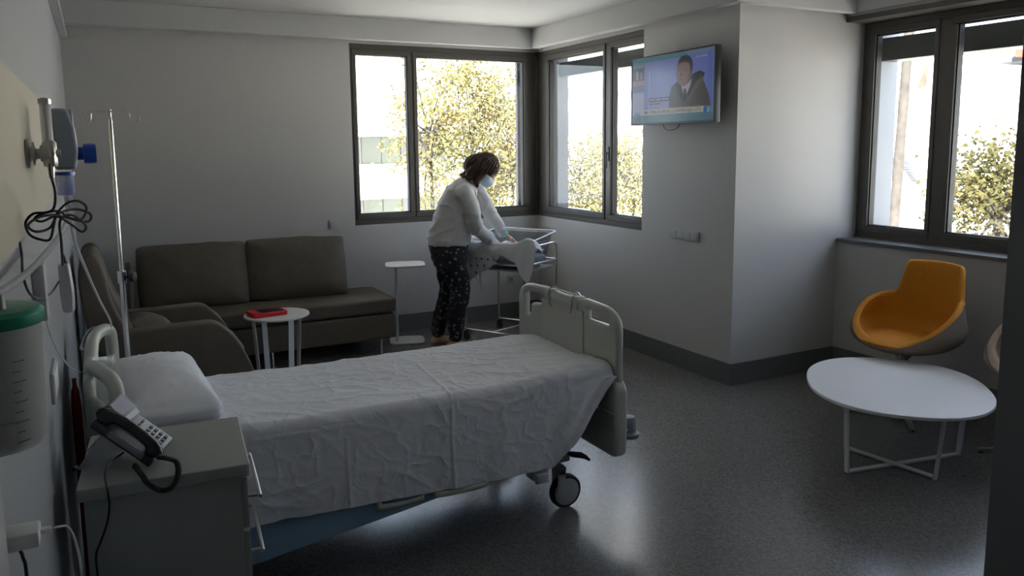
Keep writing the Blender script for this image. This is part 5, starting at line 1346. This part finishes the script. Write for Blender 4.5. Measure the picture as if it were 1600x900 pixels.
ts = [((672, 205, 9.5), (.85, .9, 2.0), 3200, .085, 'leaf', 'yellow-green tree just right of the left pane outside the back window'),
      ((738, 215, 10.5), (1.15, 1.2, 2.0), 5600, .085, 'leaf', 'tall yellow-green tree filling the wide pane behind the leaning woman'),
      ((800, 225, 9.8), (1.0, 1.0, 1.85), 4600, .085, 'leaf', 'yellow-green tree at the right edge of the wide back pane')]
for i, ((px, py, y), rd, n, lf, mk_, lab) in enumerate(ts):
    c = g(px, py, y); tree(lab, (c.x, c.y, GZ), c, rd, n, lf, M[mk_], 10+i, 60, .09)
ts = [((905, 275, 12.0), (1.8, 1.4, 1.35), 8000, .085, 'leaf', 'yellowish tree seen through the left pane beside the television'),
      ((990, 280, 10.5), (1.4, 1.2, 1.15), 6000, .085, 'leaf', 'yellowish tree seen through the narrow pane beside the television')]
for i, ((px, py, y), rd, n, lf, mk_, lab) in enumerate(ts):
    c = g(px, py, y); tree(lab, (c.x, c.y, GZ), c, rd, n, lf, M[mk_], 30+i, 60, .09)
c = atx(1562, 315, 9.0); tree('leafy green tree with small leaves low in the right pane of the bay window', (c.x, c.y, GZ), c, (1.0, 1.0, .95), 3600, .085, M['leaf2'], 51, 60, hollow=.1)
p0_, p1_ = atx(1394, 380, 13), atx(1417, 95, 13)
pt_ = thing('palm_tree', 'tall bare palm trunk in front of the white building outside the bay window', 'palm tree', (p0_.x, p0_.y, GZ))
dirp = (p1_-p0_); b0 = p0_-dirp*((p0_.z-GZ)/dirp.z); t1 = p1_+dirp*.8
bm = B(); P = [b0.lerp(t1, k/24) for k in range(25)]; tube(bm, P, [.13-.03*k/24+.008*(k % 2) for k in range(25)], 14); obj('trunk', bm, M['bark'], pt_)
bm = B()
for k in range(16):
    a = 2*PI*k/16; dr = Vector((math.cos(a), math.sin(a), 0)); rows_ = [t1+dr*(.2+1.6*s)+UZ*(.7*math.sin(s*2.4)-.9*s*s*(1+.3*(k % 3))) for s in (0, .25, .5, .75, 1)]
    nn = Vector((-dr.y, dr.x, 0))
    for p, q2 in zip(rows_, rows_[1:]): prism(bm, [p-nn*.14, p+nn*.14, q2+nn*.12, q2-nn*.12], (0, 0, .01))
obj('frond', bm, M['leaf2'], pt_, sm=0)
# ------------------------------------------------------------------ light
w = bpy.data.worlds.new('sky'); scene.world = w; w.use_nodes = True; nt = w.node_tree
bg = nt.nodes['Background']; sk = nt.nodes.new('ShaderNodeTexSky'); sk.sky_type = 'NISHITA'; sk.sun_disc = False
sk.sun_elevation = math.radians(38); sk.sun_rotation = math.radians(215); sk.air_density = 1.0; sk.dust_density = 2.5
mixn = nt.nodes.new('ShaderNodeMix'); mixn.data_type = 'RGBA'; mixn.inputs[0].default_value = .55; mixn.inputs[7].default_value = (4.2, 4.6, 5.4, 1)
nt.links.new(sk.outputs[0], mixn.inputs[6]); nt.links.new(mixn.outputs[2], bg.inputs[0]); bg.inputs[1].default_value = .34
sd = bpy.data.lights.new('sun', 'SUN'); sd.energy = 18; sd.angle = math.radians(.6); sd.color = (1, .94, .85)
so = bpy.data.objects.new('sun', sd); COL.objects.link(so); so.location = (-8, -10, 12)
so.rotation_euler = Vector((.80, .74, -.60)).to_track_quat('-Z', 'Y').to_euler()
scene.view_settings.view_transform = 'Standard'; scene.view_settings.look = 'None'
scene.view_settings.gamma = 1; scene.view_settings.use_curve_mapping = False; scene.view_settings.exposure = 1.62
cy = scene.cycles
cy.use_denoising = True; cy.max_bounces = 10; cy.diffuse_bounces = 6; cy.glossy_bounces = 4; cy.transparent_max_bounces = 16
cy.sample_clamp_indirect = 8; cy.caustics_reflective = False; cy.caustics_refractive = False
